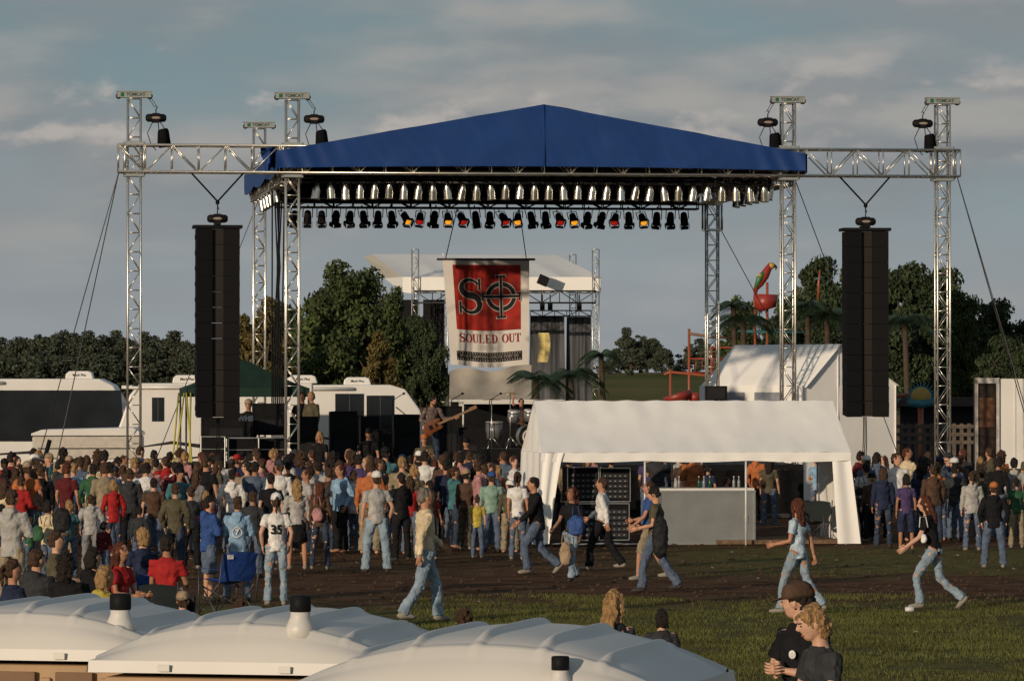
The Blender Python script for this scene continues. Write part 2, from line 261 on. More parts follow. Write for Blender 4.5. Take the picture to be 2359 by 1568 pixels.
# rot 0 = facing away, 90 = facing left, -90 facing right, 180 facing camera
PL=[
(980,1432,1120,-70,'cream','paledenim','greyhair','man in cream shirt and jeans walking across the dirt',dict(legs='walk',aL='fwd',aR='back',top_='long',vox=.014)),
(868,1320,1085,15,'lightgrey','paledenim','brown','man in grey shirt, pale jeans and white cap standing',dict(legs='wide',aL='down',aR='pocket',cap=1)),
(405,1335,1110,-15,'olive','darkdenim','brown','person in dark olive jacket standing with hands low',dict(aL='pocket',aR='pocket',top_='jacket')),
(482,1385,1140,-60,'blue','denim','dark','person in blue hoodie hugging arms beside friend',dict(aL='cross',aR='cross',top_='hoodie',bot='shorts')),
(685,1312,1102,10,'lightgrey','black','blonde','blonde woman in grey top and black skirt',dict(fem=1,top_='long',bot='skirt',hair='long',aL='cross',aR='down')),
(738,1312,1108,-10,'brown','darkdenim','auburn','woman in brown top and dark jeans with shoulder bag',dict(fem=1,top_='long',hair='long',legs='wide')),
(778,1272,1085,0,'charcoal','darkdenim','dark','person in charcoal shirt standing in the crowd',dict(top_='long',aL='pocket')),
(815,1272,1082,-20,'white','denim','brown','man in white jacket and jeans watching the stage',dict(top_='jacket',aL='pocket',aR='pocket')),
(925,1292,1088,30,'black','black','dark','person in black hoodie and black trousers',dict(top_='hoodie',aL='cross',aR='cross')),
(1133,1272,1086,0,'stripe','denim','brown','boy in pale green striped shirt and blue cap',dict(top_='long',cap=1),'blue'),
(1075,1266,1080,-30,'brown','olive','dark','man in brown shirt, olive trousers and tan cap',dict(top_='long',cap=2,aR='phone'),'tan'),
(1028,1262,1058,10,'navy','black','dark','man in navy shirt standing with back turned',dict(top_='long',legs='wide')),
(1193,1290,1085,-20,'white','denim','brown','woman in white top and jeans standing',dict(fem=1,top_='tee',hair='pony')),
(1238,1320,1097,100,'black','denim','dark','boy in black jacket and jeans walking briskly',dict(legs='stride',aL='fwd',aR='back',top_='jacket',lean=5)),
(1318,1338,1122,150,'black','paledenim','auburn','woman in black top and jeans walking with bag',dict(fem=1,legs='walk',top_='tee',hair='curly',aL='down',aR='fwd')),
(1388,1312,1098,75,'white','black','brown','boy in white and black jacket with black trousers walking',dict(legs='walk',top_='long',aL='back',aR='fwd')),
(1496,1335,1106,95,'blue','khaki','brown','person in blue shirt and khaki shorts walking',dict(legs='walk',top_='tee',bot='shorts',aL='fwd',aR='hold')),
(1512,1363,1118,80,'olive','denim','dark','man in olive T-shirt carrying a dark jacket walking',dict(legs='walk',top_='tee',aL='hold',aR='hold',nod=15,vox=.014)),
(1838,1412,1145,62,'paleblue','paledenim','auburn','woman in pale blue T-shirt and jeans walking',dict(fem=1,legs='walk',top_='tee',hair='long',aL='hold',aR='back',yaw=-25,vox=.014)),
(2152,1400,1140,80,'black','paledenim','auburn','woman in black T-shirt and pale jeans striding',dict(fem=1,legs='stride',top_='tee',hair='long',aL='fwd',aR='fwd',lean=10,vox=.014)),
(2290,1308,1110,-5,'black','denim','brown','boy in black hoodie, jeans and orange cap',dict(legs='wide',top_='hoodie',cap=2,aL='pocket',aR='pocket'),'orange'),
(2240,1268,1085,0,'lightgrey','denim','brown','girl in light grey hoodie and jeans',dict(fem=1,top_='hoodie',hair='pony')),
(2342,1262,1100,0,'green','khaki','dark','person in green T-shirt and khaki trousers',dict(top_='tee')),
(1995,1245,1065,20,'white','black','dark','man in white T-shirt and black trousers with pack',dict(top_='tee',aL='cross')),
(2088,1272,1090,0,'purple','navy','dark','woman in purple T-shirt and navy shorts',dict(fem=1,top_='tee',bot='shorts',hair='bob')),
(2035,1262,1075,0,'navy','darkdenim','brown','woman in navy hoodie standing with long hair',dict(fem=1,top_='hoodie',hair='long')),
(2150,1250,1070,10,'brown','darkdenim','brown','person in brown hoodie standing in crowd',dict(top_='hoodie')),
(2200,1246,1068,-30,'charcoal','denim','dark','person in charcoal jacket standing in crowd',dict(top_='jacket',aL='pocket',aR='pocket')),
(2310,1240,1075,30,'white','denim','brown','person in white hoodie standing in crowd',dict(top_='hoodie')),
(2120,1236,1072,-10,'navy','denim','dark','person in navy jacket standing in crowd',dict(top_='jacket',hair='curly')),
(2262,1242,1080,0,'olive','denim','dark','person in olive shirt standing in crowd',dict(top_='long')),
(28,1420,1125,-20,'lightgrey','khaki','brown','large man in grey hoodie and khaki trousers',dict(legs='wide',top_='hoodie',aL='cross',aR='cross',cap=0,vox=.014)),
(112,1352,1150,-40,'cream','denim','dark','woman in cream top with black backpack',dict(fem=1,top_='long',hair='bob',aR='hold')),
(160,1335,1150,20,'teal','denim','blonde','girl in teal dress top and jeans',dict(fem=1,top_='tee',hair='bob')),
(210,1315,1138,5,'lightgrey','grey','brown','boy in light grey hoodie standing',dict(top_='hoodie',aL='pocket',aR='pocket')),
(262,1292,1103,15,'red','darkdenim','blonde','blond person in red hoodie with grey hood',dict(fem=1,top_='hoodie',hair='bob',aL='pocket',aR='pocket')),
(355,1282,1100,0,'brown','denim','dark','man in brown T-shirt and jeans',dict(top_='tee')),
(170,1255,1065,30,'sky','denim','blonde','boy in sky blue shirt over white sleeves',dict(top_='long',aL='cross')),
(50,1285,1095,-30,'red','denim','brown','person in red long-sleeved shirt',dict(top_='long',aR='hold')),
(12,1300,1100,-30,'cream','black','brown','woman in cream top standing in crowd',dict(fem=1,hair='long')),
(535,1272,1080,0,'white','denim','dark','person in white hoodie standing in crowd',dict(top_='hoodie',aL='pocket',aR='pocket')),
(588,1262,1062,0,'denim','black','dark','man in denim blue shirt watching the stage',dict(top_='long',legs='wide')),
(625,1300,1088,0,'black','darkdenim','dark','person in black T-shirt standing in crowd',dict(top_='tee')),
(455,1275,1082,-40,'grey','denim','brown','woman in grey top with dark bag',dict(fem=1,top_='tee',hair='long',aL='hold')),
(300,1275,1078,0,'charcoal','black','brown','person in charcoal hoodie in the crowd',dict(top_='hoodie')),
(95,1270,1072,10,'black','denim','brown','person in black hoodie in the crowd',dict(top_='hoodie')),
(955,1265,1068,0,'olive','denim','blonde','blond person in olive shirt standing in crowd',dict(fem=1,hair='bob')),
(990,1290,1105,60,'brown','darkdenim','dark','person in dark brown hoodie standing',dict(top_='hoodie',aL='cross',aR='cross')),
(1100,1285,1140,0,'yellow','denim','brown','small child in yellow T-shirt beside adults',dict(),'white'),
(322,1320,1165,-15,'charcoal','denim','dark','person in charcoal jacket standing in crowd',dict(top_='jacket')),
(440,1310,1120,20,'charcoal','black','brown','person in dark shirt standing in crowd',dict(top_='long')),
(5,1345,1160,0,'navy','denim','dark','person in navy hoodie standing at crowd edge',dict(top_='hoodie')),
(583,1330,1130,-10,'charcoal','denim','brown','person in charcoal T-shirt standing behind friends',dict(top_='tee')),
(70,1330,1190,40,'green','denim','brown','child in green shirt standing by adults',dict(top_='tee')),
(240,1345,1225,-40,'maroon','denim','dark','small child in maroon shirt standing near chairs',dict(top_='long',hair='shag')),
(30,1440,1285,-60,'navy','black','brown','person in navy jacket seated in folding chair',dict(legs='sit',top_='jacket',aL='lap',aR='lap',hair='pony')),
(155,1430,1275,-20,'black','darkdenim','dark','person in black jacket seated in folding chair',dict(legs='sit',top_='jacket',aL='lap',aR='lap',hair='curly')),
(242,1440,1300,-50,'yellow','denim','blonde','blond person in yellow green jacket seated',dict(legs='sit',top_='hoodie',hair='bob',aL='lap',aR='lap')),
(215,1400,1258,-50,'black','denim','dark','dark haired person in black hoodie seated',dict(legs='sit',top_='hoodie',hair='bob',aL='lap',aR='lap')),
(278,1385,1246,-120,'red','denim','auburn','woman with long auburn hair seated in chair',dict(legs='sit',fem=1,hair='long',aL='lap',aR='lap')),
(385,1400,1230,-15,'red','black','dark','man in red T-shirt seated in dark folding chair',dict(legs='sit',top_='tee',aL='lap',aR='lap')),
(85,1400,1262,-35,'charcoal','denim','brown','person in charcoal hoodie seated in folding chair',dict(legs='sit',top_='hoodie',aL='lap',aR='lap')),
(330,1400,1212,30,'navy','denim','blonde','blond person in navy shirt seated in chair',dict(legs='sit',fem=1,top_='tee',hair='bob',aL='lap',aR='lap')),
(130,1400,1222,-70,'olive','denim','brown','person in olive shirt seated in folding chair',dict(legs='sit',top_='tee',aL='lap',aR='lap')),
]
for q in PL:
    px,fy,ty,rot,tc,bc,hc,lab,vk=q[:9]; capc=q[9] if len(q)>9 else ('white')
    p=PP(px,fy,ty,rot,tc,bc,hc,lab,vk,capc,PT[vk.get('top_','tee')])
def backtext(p,v,t,size,z,mat,rx,ry,nm):
    m=textmb(t,size,.006,.001); vs=[]
    for x,y,zz in m.v: vs.append((x,-ry*math.sqrt(max(.02,1-(x/rx)**2))-.018+y,zz+z))
    m.v=vs; mk(nm,(m,[mat]),p)
V35=dict(fem=1,legs='contra',top_='tee',hair='pony',cap=1,aL='pocket',aR='pocket',vox=.014)
p=PP(637,1395,1135,5,'white','paledenim','brown','woman in white jersey numbered 35, jeans and white cap',V35,'white')
backtext(p,None,'35',.2,1.2,cloth('black'),.145,.122,'jersey_number')
V7=dict(legs='wide',top_='hoodie',aL='cross',aR='cross',vox=.014)
p=PP(548,1385,1142,0,'lightblue','denim','brown','person in light blue hoodie with number 7 on back',V7)
backtext(p,None,'7',.12,1.17,cloth('white'),.17,.14,'hoodie_number')
rg=MB(); rg.grid(lambda u,w:((.075+.012*w)*math.cos(u*6.2832),-.15*math.sqrt(1-((.09*math.cos(u*6.2832))/.2)**2)-.012,1.17+(.075+.012*w)*math.sin(u*6.2832)),24,1); mk('hoodie_emblem',(rg,[cloth('white')]),p)
def near(px,ty,d,rot,h,tc,bc,hc,lab,vk,capc='brown',z=0):
    v=variant(**vk); return person(v,gx(px,d),d,z,rad(rot),h,tc,bc,hc,lab,capc,None,1,3,PT[vk.get('top_','tee')])
p1=near(1848,1338,31.2,125,1.79,'black','darkdenim','dark','man in brown cap and black T-shirt with crossed arms',dict(top_='tee',cap=1,aL='cross',aR='cross',vox=.009,yaw=-60,nod=8))
e=MB(); e.grid(lambda u,w:(.035*w*math.cos(u*6.2832)-.07,.137,1.28+.03*w*math.sin(u*6.2832)),16,2); mk('shirt_emblem',(e,[cloth('white')]),p1)
near(1902,1372,29.6,112,1.72,'charcoal','denim','blonde','blond teenager in dark T-shirt leaning on friend',dict(top_='tee',hair='shag',aL='cross',aR='cross',vox=.009,yaw=-10,nod=14,lean=4),)
near(1415,1355,35,20,1.57,'charcoal','denim','blonde','blonde woman standing behind the portable toilets',dict(fem=1,hair='long',yaw=-60,vox=.012))
near(1070,1415,40,0,1.16,'brown','denim','brown','child with curly brown hair behind the toilets',dict(hair='curly',vox=.014))
near(1525,1405,40,0,1.16,'charcoal','denim','dark','child with dark hair behind the toilets',dict(hair='bob',vox=.014))
near(555,1385,42,0,1.14,'black','denim','brown','child with brown hair behind the toilets',dict(hair='curly',vox=.014))
near(422,1362,42,0,1.22,'black','denim','brown','child wearing a tan cap behind the toilets',dict(cap=2,vox=.014),'tan')
CV=[dict(),dict(top_='hoodie',aL='pocket',aR='pocket'),dict(fem=1,hair='long'),dict(fem=1,top_='hoodie',hair='pony',aL='clap',aR='clap'),dict(cap=1,aL='pocket',aR='pocket'),dict(top_='long',aL='cross',aR='cross'),
 dict(fem=1,hair='pony',aR='up'),dict(aL='up',aR='down'),dict(top_='jacket',hair='curly'),dict(fem=1,hair='bob',top_='long'),dict(top_='long',cap=2,yaw=35),dict(fem=1,hair='long',top_='hoodie',yaw=-40),dict(top_='tee',yaw=-45,aL='clap',aR='clap'),dict(cap=1,top_='hoodie',yaw=20),dict(legs='contra',top_='long',hair='shag',nod=12,lean=4),dict(legs='wide',top_='jacket',lean=-3,yaw=60),dict(legs='contra',fem=1,hair='bob',top_='tee',yaw=70,aL='cross',aR='phone'),dict(legs='walk',top_='hoodie',aL='fwd',aR='pocket',lean=6)]
TC=['black','black','black','charcoal','charcoal','navy','navy','maroon','brown','brown','grey','lightgrey','white','white','red','maroon','olive','blue','green','teal','purple','cream','orange','denim','denim','lightblue','brown','charcoal','khaki','pink','tan','lightgrey']
HH=['brown','brown','dark','dark','blonde','auburn','brown','brown','dark','dark']; BC=['denim','darkdenim','black','khaki','denim']
group='crowd in front of the stage'
def crowdrow(d,x0,x1,step,pr=1.,cut=1.):
    x=gx(x0,d)+random.random()*step
    while x<gx(x1,d):
        if random.random()<pr:
            i=random.choices(range(len(CV)),[4,4,4,1,2,3,.4,.4,2,3,2,3,2,2,3,2,2,2])[0]; vk=CV[i]; tc=random.choice(TC); bc=random.choice(BC); hc=random.choice(HH)
            fem=vk.get('fem'); h=(random.uniform(1.46,1.68) if fem else random.uniform(1.54,1.85))*cut; tnn=TN[vk.get('top_','tee')]
            if random.random()<.06: h=random.uniform(1.15,1.4)
            person(variant(**vk),x,d+random.uniform(-.8,.8),0,rad(random.gauss(-3,30) if random.random()<.85 else random.uniform(-180,180)),h,tc,bc,hc,'person in %s %s and %s standing in the crowd'%(tc,tnn,{'denim':'jeans','darkdenim':'dark jeans','black':'black trousers','khaki':'khaki trousers'}[bc]),
                random.choice(['white','red','navy','tan','black','charcoal']),group,0,None,PT[vk.get('top_','tee')])
        x+=step*random.choice([.5,.65,.9,1.15,1.6])*1.05
for d,st,pr in((101.3,.60,1),(99.8,.62,1),(98,.64,1),(96,.66,1),(94,.68,1),(92,.70,1),(90,.74,1),(88,.78,1),(86,.85,1),(84.2,.95,.95),(82.6,1.1,.9)): crowdrow(d,-15,1225 if d<92 else 1245,st,pr,.96 if d>93 else 1)
crowdrow(80.5,-15,480,.85,.95)
for d in(100.5,97,94): crowdrow(d,1255,1960,.8,.85)
for d in(101,98,95,92,89.5): crowdrow(d,1965,2370,.72,.95)
# ---------- metals ----------
ALU=M('aluminium',(.66,.64,.58),.32,.85,.12,20); STEEL=M('dark_steel',(.06,.06,.065),.5,.5); BLK=M('black_paint',(.009,.009,.010),.6,0,.25,spec=.12); BLKC=M('black_fabric',(.008,.008,.009),.9,0,.3,8,.3,spec=.05); WIRE=M('wire_rope',(.12,.11,.1),.5,.6)
WHT=M('white_vinyl',(.86,.84,.80),.55,0,.03,1.5,.12,3); GEL=M('gelcoat_white',(.70,.68,.64),.35,0,.06,1); GLS=M('dark_glass',(.012,.014,.017),.12,0,.4,1); BLU=M('blue_tarp',(.011,.045,.175),.55,0,.08,1.3,.12,3,spec=.2)
def truss(L,w,h,bay,r=.025,rd=.013,n=5):
    m=MB(); 
    for y in(-w/2,w/2):
        for z in(-h/2,h/2): m.cyl((0,y,z),(L,y,z),r,None,n)
    N=max(1,round(L/bay)); b=L/N
    for i in range(N+1):
        x=i*b
        for y in(-w/2,w/2): m.cyl((x,y,-h/2),(x,y,h/2),rd,None,4)
        for z in(-h/2,h/2): m.cyl((x,-w/2,z),(x,w/2,z),rd,None,4)
        if i<N:
            s=1 if i%2 else -1
            for y in(-w/2,w/2): m.cyl((x,y,-s*h/2),(x+b,y,s*h/2),rd,None,4)
            for z in(-h/2,h/2): m.cyl((x,-s*w/2,z),(x+b,s*w/2,z),rd,None,4)
    return m
YAW=rad(7); SM=Matrix.Translation((.70,104,0))@Matrix.Rotation(YAW,4,'Z')
def S(u,v,z=0): return SM@Vector((u,v,z))
UP=Matrix.Rotation(-math.pi/2,4,'Y')
tw=truss(9.78,.30,.30,.45,.024,.012).xf(UP).mesh('truss_tower',[ALU])
hd=MB(); hd.box((0,0,9.87),(.78,.26,.13)); hd.box((0,0,9.945),(.82,.3,.02)); hd=hd.mesh('head_block',[M('galvanised',(.33,.35,.33),.55,.4)])
tx=textmb('TOMCAT',.105,.003).xf(Matrix.Translation((.03,-.134,9.87))); lgm=MB(); lgm.box((-.28,-.134,9.87),(.08,.006,.09)); lgm=lgm.mesh('logo',[M('sign_green',(.02,.12,.075),.5)])
tx=tx.mesh('sign_text',[M('sign_dark',(.05,.085,.07),.5)])
pu=MB()
for a in(-.36,.36): pu.tube([(a,-.05,9.84),(a,.05,9.84)],.07,10)
pu=pu.mesh('pulley',[STEEL])
bs=MB(); bs.box((0,0,.06),(.75,.75,.1)); 
for a in range(4): q=a*math.pi/2+.78; bs.cyl((0,0,.14),(1.1*math.cos(q),1.1*math.sin(q),.05),.035)
bs=bs.mesh('base',[STEEL]); sl=MB()
for z in(8.0,8.75):
    for a in(-1,1): sl.box((a*.22,0,z),(.05,.46,.06)); sl.box((0,a*.22,z),(.46,.05,.06))
for a in(-1,1):
    for b in(-1,1): sl.cyl((a*.22,b*.22,8.0),(a*.22,b*.22,8.75),.03)
sl=sl.mesh('sleeve',[ALU])
for u,v in((-9.55,0),(-5.87,0),(5.87,0),(9.6,0),(-5.87,11.8),(6.05,11.8)):
    o=top(mk('truss_tower',tw,None,S(u,v),YAW),'tall aluminium lattice truss tower holding up the stage roof','truss tower','stage roof towers')
    if v>1 and u>0: o.scale=(1,1,.9)
    mk('head_block',hd,o); mk('sign_text',tx,o); mk('logo_plate',lgm,o); mk('pulley',pu,o); mk('base',bs,o); mk('sleeve',sl,o)
def beam(name,u,v,z,L,w,h,bay,mat,rz,label,r=.028):
    o=top(mk(name,(truss(L,w,h,bay,r,.016),[mat]),None,S(u,v,z),YAW+rz),label,'truss beam'); return o
beam('truss_beam',-9.92,-.0,8.39,19.9,.5,.62,.62,ALU,0,'long horizontal aluminium box truss across the stage front',.032)
for u in(-5.87,5.87): beam('truss_beam',u,.3,8.1,11.3,.45,.45,.6,ALU,math.pi/2,'aluminium side truss under the blue roof')
beam('truss_beam',-5.9,11.8,8.1,11.8,.45,.45,.6,STEEL,0,'dark rear truss under the blue roof')
beam('truss_beam',-5.6,9.6,7.78,10.9,.3,.25,.5,STEEL,0,'black lighting truss hanging at the stage rear')
beam('truss_beam',-5.6,.9,8.05,11.2,.3,.28,.5,STEEL,0,'lighting truss hanging at the stage front')
for v in(4,8): beam('truss_beam',-5.7,v,8.5,11.4,.3,.3,.6,STEEL,0,'dark rafter truss beneath the blue roof')
dr=MB(); dr.grid(lambda a,b:(-5.6+11.2*a,.06*math.sin(a*90),7.85+b*.9),120,3); top(mk('masking_drape',(dr,[BLKC]),None,S(0,11.4),YAW),'black masking drape along the rear roof edge','drape')
# roof
rf=MB()
zt=lambda u:8.58+1.12*(1-abs(u)/6.2)
def gab(a,b):
    u=-6.25+12.45*a; z0=8.17+.07*(1-(u/6.2)**2); z=z0+(zt(u)-z0)*b
    e=max(0,abs(u)/6.2-.72)*3
    wr=.022*noise.noise((u*1.3,z*1.6,0))+.007*noise.noise((u*5+z*3,z*2,3))+.03*e*math.sin(u*14+z*6)-.015*math.exp(-((b-.06)/.05)**2)*abs(math.sin(u*5))
    return (u,-.50+.12*b*(1-abs(u)/6.2)+wr,z)
rf.grid(gab,220,18)
for sgn in(-1,1):
    def slope(a,b):
        u=sgn*6.25*b; x=-.07+12.4*a; return (u,-.46+.08*(1-b)+12.5*a,zt(u)-.06*math.sin(a*12.5)**2+.03*noise.noise((u,x,0)))
    rf.grid(slope,24,12)
    rf.grid(lambda a,b:(sgn*6.25,-.46+12.4*a,8.58-.45*b-.12*abs(math.sin(a*9))*b+0),30,4)
rf.grid(lambda a,b:(-6.25+12.5*a,12.05,8.17+(zt(-6.25+12.5*a)-8.17)*b),20,3)
o=top(mk('stage_roof',(rf,[BLU]),None,S(0,0),YAW),'blue tarpaulin gable roof stretched over the concert stage','stage roof')
sm=MB(); sm.tube([(0,-.4,9.7),(0,-.45,9.0),(0,-.53,8.22)],.016,5); mk('seam',(sm,[BLU]),o)
f=MB(); f.grid(lambda a,b:(-.25+.5*a+.1*b,-.3+.25*math.sin(a*9+b*4),-.35*b+.25*(1-b)+.15*noise.noise((a*4,b*4,1))),12,8); top(mk('tarp_flap',(f,[BLU]),None,S(-6.35,.6,8.5),YAW),'crumpled loose blue tarpaulin end tied to the truss','tarp')
def hoist(x,y,z,rz=0,bag=1,label='black electric chain hoist with chain bag hanging from truss'):
    m=MB(); m.tube([(-.24,0,0),(-.2,0,0),(-.08,0,0),(.08,0,0),(.2,0,0),(.24,0,0)],[.05,.09,.1,.1,.09,.05],12); m.box((0,0,0),(.16,.2,.22))
    o=top(mk('chain_hoist',(m,[BLK]),None,(x,y,z),rz),label,'chain hoist','chain hoists')
    l=MB(); l.ell((0,-.102,0),(.11,.008,.03),12,6); mk('label_plate',(l,[M('label_cream',(.3,.23,.18),.6)]),o)
    h=MB(); h.tube([(0,0,.1),(0,0,.2),(.03,0,.24),(0,0,.28)],[.015]*4,6); mk('hook',(h,[STEEL]),o)
    if bag:
        b=MB(); b.tube([(.16,0,-.25),(.17,0,-.3),(.19,0,-.62),(.2,0,-.68)],[(.1,.08),(.13,.1),(.16,.12),(.12,.09)],4); mk('chain_bag',(b,[BLKC]),o)
        c=MB(); c.tube([(.1,0,-.1),(.2,0,-.25)],.012,5); c.tube([(-.08,0,-.1),(-.2,0,-.35),(-.12,0,-.6),(.0,0,-.75)],.012,5); c.tube([(.05,0,-.1),(.1,0,-.7)],.012,5); mk('chain',(c,[STEEL]),o)
    return o
for u,s in((-9.55,1),(-5.87,1),(5.87,-1),(9.6,-1)):
    q=S(u+s*.50,-.1,9.33); hoist(q.x,q.y,q.z,YAW)
    m=MB(); a=S(u+s*.36,0,9.8); 
    for k in(-.03,.03): m.cyl((a.x+k,a.y,a.z),(q.x+k,q.y,q.z+.25),.008,None,4)
    top(mk('hoist_chain',(m,[STEEL])),'thin steel lifting chain from tower head to hoist','chain')
GRL=M('speaker_grille',(.009,.009,.010),.8,0,.3,60,spec=.08)
def linearray(u,lean):
    b=S(u,-.1,6.78); fr=MB(); fr.box((0,.1,.03),(1.14,.75,.07)); fr.box((0,.1,.1),(.12,.9,.06))
    o=top(mk('line_array_speaker',(fr,[BLK]),None,b,YAW+lean),'tall black line array speaker column hanging from the truss','speaker')
    c=MB(); hgt=.358
    for s in(-1,1): c.add([(s*.13,-.24,-hgt/2),(s*.5,-.3,-hgt/2),(s*.5,.42,-hgt/2),(s*.13,.42,-hgt/2),(s*.13,-.24,hgt/2),(s*.5,-.3,hgt/2),(s*.5,.42,hgt/2),(s*.13,.42,hgt/2)],[(0,1,2,3),(4,7,6,5),(0,4,5,1),(1,5,6,2),(2,6,7,3),(3,7,4,0)])
    c.mi=1; c.box((0,.1,0),(.27,.5,hgt*.98)); 
    c.mi=0
    for s in(-1,1): c.box((s*.505,.1,0),(.02,.4,.1))
    cm=c.mesh('speaker_cabinet',[GRL,M('horn_dark',(.022,.018,.014),.7)])
    y=0; z=-.02
    for i in range(12):
        a=.0 if i<6 else (i-5)*.012; z-=.3635; 
        k=mk('speaker_cabinet',cm,o,(0,y,z+.18)); k.rotation_euler=(a,0,0); y+=-math.sin(a)*.36
    hoist(b.x,b.y,b.z+.22,YAW,0,'black chain hoist above the hanging speaker column')
    st=MB()
    for s in(-.62,.62): st.tube([Vector((s,.1,1.3)),Vector((0,0,.62))],.022,5)
    st.cyl((0,0,.62),(0,0,.4),.015,None,5); st.ell((0,0,.6),(.05,.03,.06),8,6)
    top(mk('lifting_bridle',(st,[BLKC]),None,b,YAW),'black V-shaped lifting strap under the truss','strap')
    cb=MB(); 
    for k in range(3): cb.tube([(k*.03,.3,-4.4),(k*.04,.35,-5),(k*.05-.1,.3,-6.5)],.012,5)
    mk('speaker_cable',(cb,[BLK]),o)
linearray(-7.62,0); linearray(7.72,-.04)
def lamp(u,v,z,kind,tilt,yaw):
    if kind not in LM:
        c=MB(); 
        if kind=='silver': c.tube([(0,0,.22),(0,0,.2),(0,0,.1),(0,0,.02),(0,0,-.17),(0,0,-.2)],[.03,.06,.075,.098,.1,.108],12)
        else:
            c.tube([(0,0,.2),(0,0,.17),(0,0,.02),(0,0,-.12),(0,0,-.14)],[.05,.08,.1,.1,.11],12)
            for a in range(4): R=Matrix.Rotation(a*math.pi/2,3,'Z'); c.box(R@Vector((0,.12,-.18)),(.2,.01,.09) if a%2==0 else (.01,.2,.09))
        y=MB()
        for s in(-1,1): y.cyl((s*.12,0,.02),(s*.12,0,.3),.012,None,4)
        y.cyl((-.12,0,.3),(.12,0,.3),.012,None,4); y.cyl((0,0,.3),(0,0,.36),.02,None,5)
        f=MB(); zz=-.201 if kind=='silver' else -.141; f.tube([(0,0,zz),(0,0,zz-.005)],[.085,.085],12)
        mm=BLK if kind!='silver' else M('polished_can',(.75,.72,.64),.2,.95,.1,30)
        ge={'silver':GLS,'black':GLS,'amber':M('amber_gel',(.9,.35,.02),.4,emit=1.0),'red':M('red_gel',(.6,.02,.01),.4,emit=.5)}[kind]
        LM[kind]=(c.mesh('can',[mm]),y.mesh('yoke',[BLK]),f.mesh('lens',[ge]))
    a,b,c=LM[kind]; o=mk('stage_light',a,None,S(u,v,z)); o.rotation_euler=(tilt,random.uniform(-.15,.15),YAW+yaw)
    top(o,{'silver':'polished silver par can light hanging from front truss','black':'black par can light hanging from rear truss','amber':'black par can glowing amber on rear truss','red':'black par can with red gel on rear truss'}[kind],'stage light','stage lights'); mk('yoke',b,o); mk('lens',c,o)
LM={}
for i in range(32): lamp(-5.25+i*.345,.75,7.70+random.uniform(-.02,.02),'silver',rad(random.uniform(6,16)),random.uniform(-.3,.3))
for i in range(6): lamp(5.65,1.2+i*.9,7.75,'silver',rad(10),1.2)
for i in range(6): lamp(-5.95,4+i*1.1,7.75,'silver',rad(10),-1.2)
for i in range(29):
    amber=i in(8,11,16,20,25); red=i in(9,12,15,19,23); lamp(-5.15+i*.36,9.5,7.38,'amber' if amber else 'red' if red else 'black',rad(-50 if (amber or red) else random.choice([25,20,-28,25])),random.uniform(-.5,.5))
cb=MB()
for k in range(7): cb.tube([(k*.05,0,8),(k*.05+.1*math.sin(k),0,6),(k*.04,.1,4),(k*.05,0,1.4)],.02,5)
top(mk('cable_bundle',(cb,[BLK]),None,S(-6.0,5,0),YAW),'bundle of black power cables hanging from the roof','cables')
def wire(a,b,lab='thin steel guy wire bracing the stage towers',mat=None,r=.012):
    m=MB(); a=Vector(a); b=Vector(b); m.cyl((0,0,0),b-a,r,None,4); m.ell(b-a,(.06,.06,.1),6,4); top(mk('guy_wire',(m,[mat or WIRE]),None,a),lab,'guy wire','guy wires')
wire(S(-9.9,0,8.1),(gx(100,97),97,.1)); wire(S(-9.9,0,8.1),(gx(60,112),112,.1)); wire(S(9.95,0,8.1),(gx(2440,98),98,.1)); wire(S(9.95,0,8.1),(gx(2420,112),112,.1))
wire(S(5.9,11.8,7.9),(gx(1985,128),128,.1)); wire(S(-5.9,11.8,7.9),(gx(330,124),124,.1)); wire(S(6,0,8.1),(gx(2100,122),122,.2))
m=MB(); m.cyl((0,0,0),(.25,0,.9),.05); m.box((0,0,0),(.3,.3,.1)); top(mk('wire_tensioner',(m,[BLK]),None,(gx(90,100),100,1.0)),'black strap tensioner at base of guy wire','tensioner')
dk=MB(); dk.box((0,5.9,1.2),(12.4,12.2,.12)); dk.box((-7.3,4,1.2),(2.6,4,.12)); o=top(mk('stage_platform',(dk,[BLK]),None,S(0,0),YAW),'black raised concert stage platform with skirt','stage')
sk_=MB(); sk_.grid(lambda a,b:(-8.6+14.8*a,-.22+.03*math.sin(a*200),1.14*b),200,2); mk('skirt',(sk_,[BLKC]),o)
def onstage(px,d,w,dp,y0,y1,name,label,cat,mat=None,edge=1,group=None):
    z1,z0=gz(y0,d),gz(y1,d); W=w*d/F; H=z1-z0
    m=MB(); m.box((0,0,H/2),(W,dp,H)); m.mi=1
    if edge:
        for s in(-1,1):
            m.box((s*(W/2),-dp/2,H/2),(.03,.03,H+.01)); m.box((0,-dp/2,H/2+s*H/2),(W+.02,.03,.03))
        m.box((0,-dp/2-.005,H*.6),(W*.98,.01,.02))
    o=top(mk(name,(m,[mat or BLK,ALU if edge==1 else BLK]),None,(gx(px,d),d,z0),YAW,bevel=.01),label,cat,group)
    g=MB(); g.box((0,-dp/2-.008,H*.3),(W*.7,.012,H*.35)); mk('grille' if edge!=1 else 'latch_panel',(g,[M('grille_dark',(.02,.02,.022),.7,spec=.1)]),o)
    return o
for px,w,y0,y1,d in((490,55,1005,1076,104.6),(560,70,1008,1076,105),(625,60,1008,1074,105.5)): onstage(px,d,w,.6,y0,y1,'road_case','black road case with silver edges on stage side','road case',group='road cases')
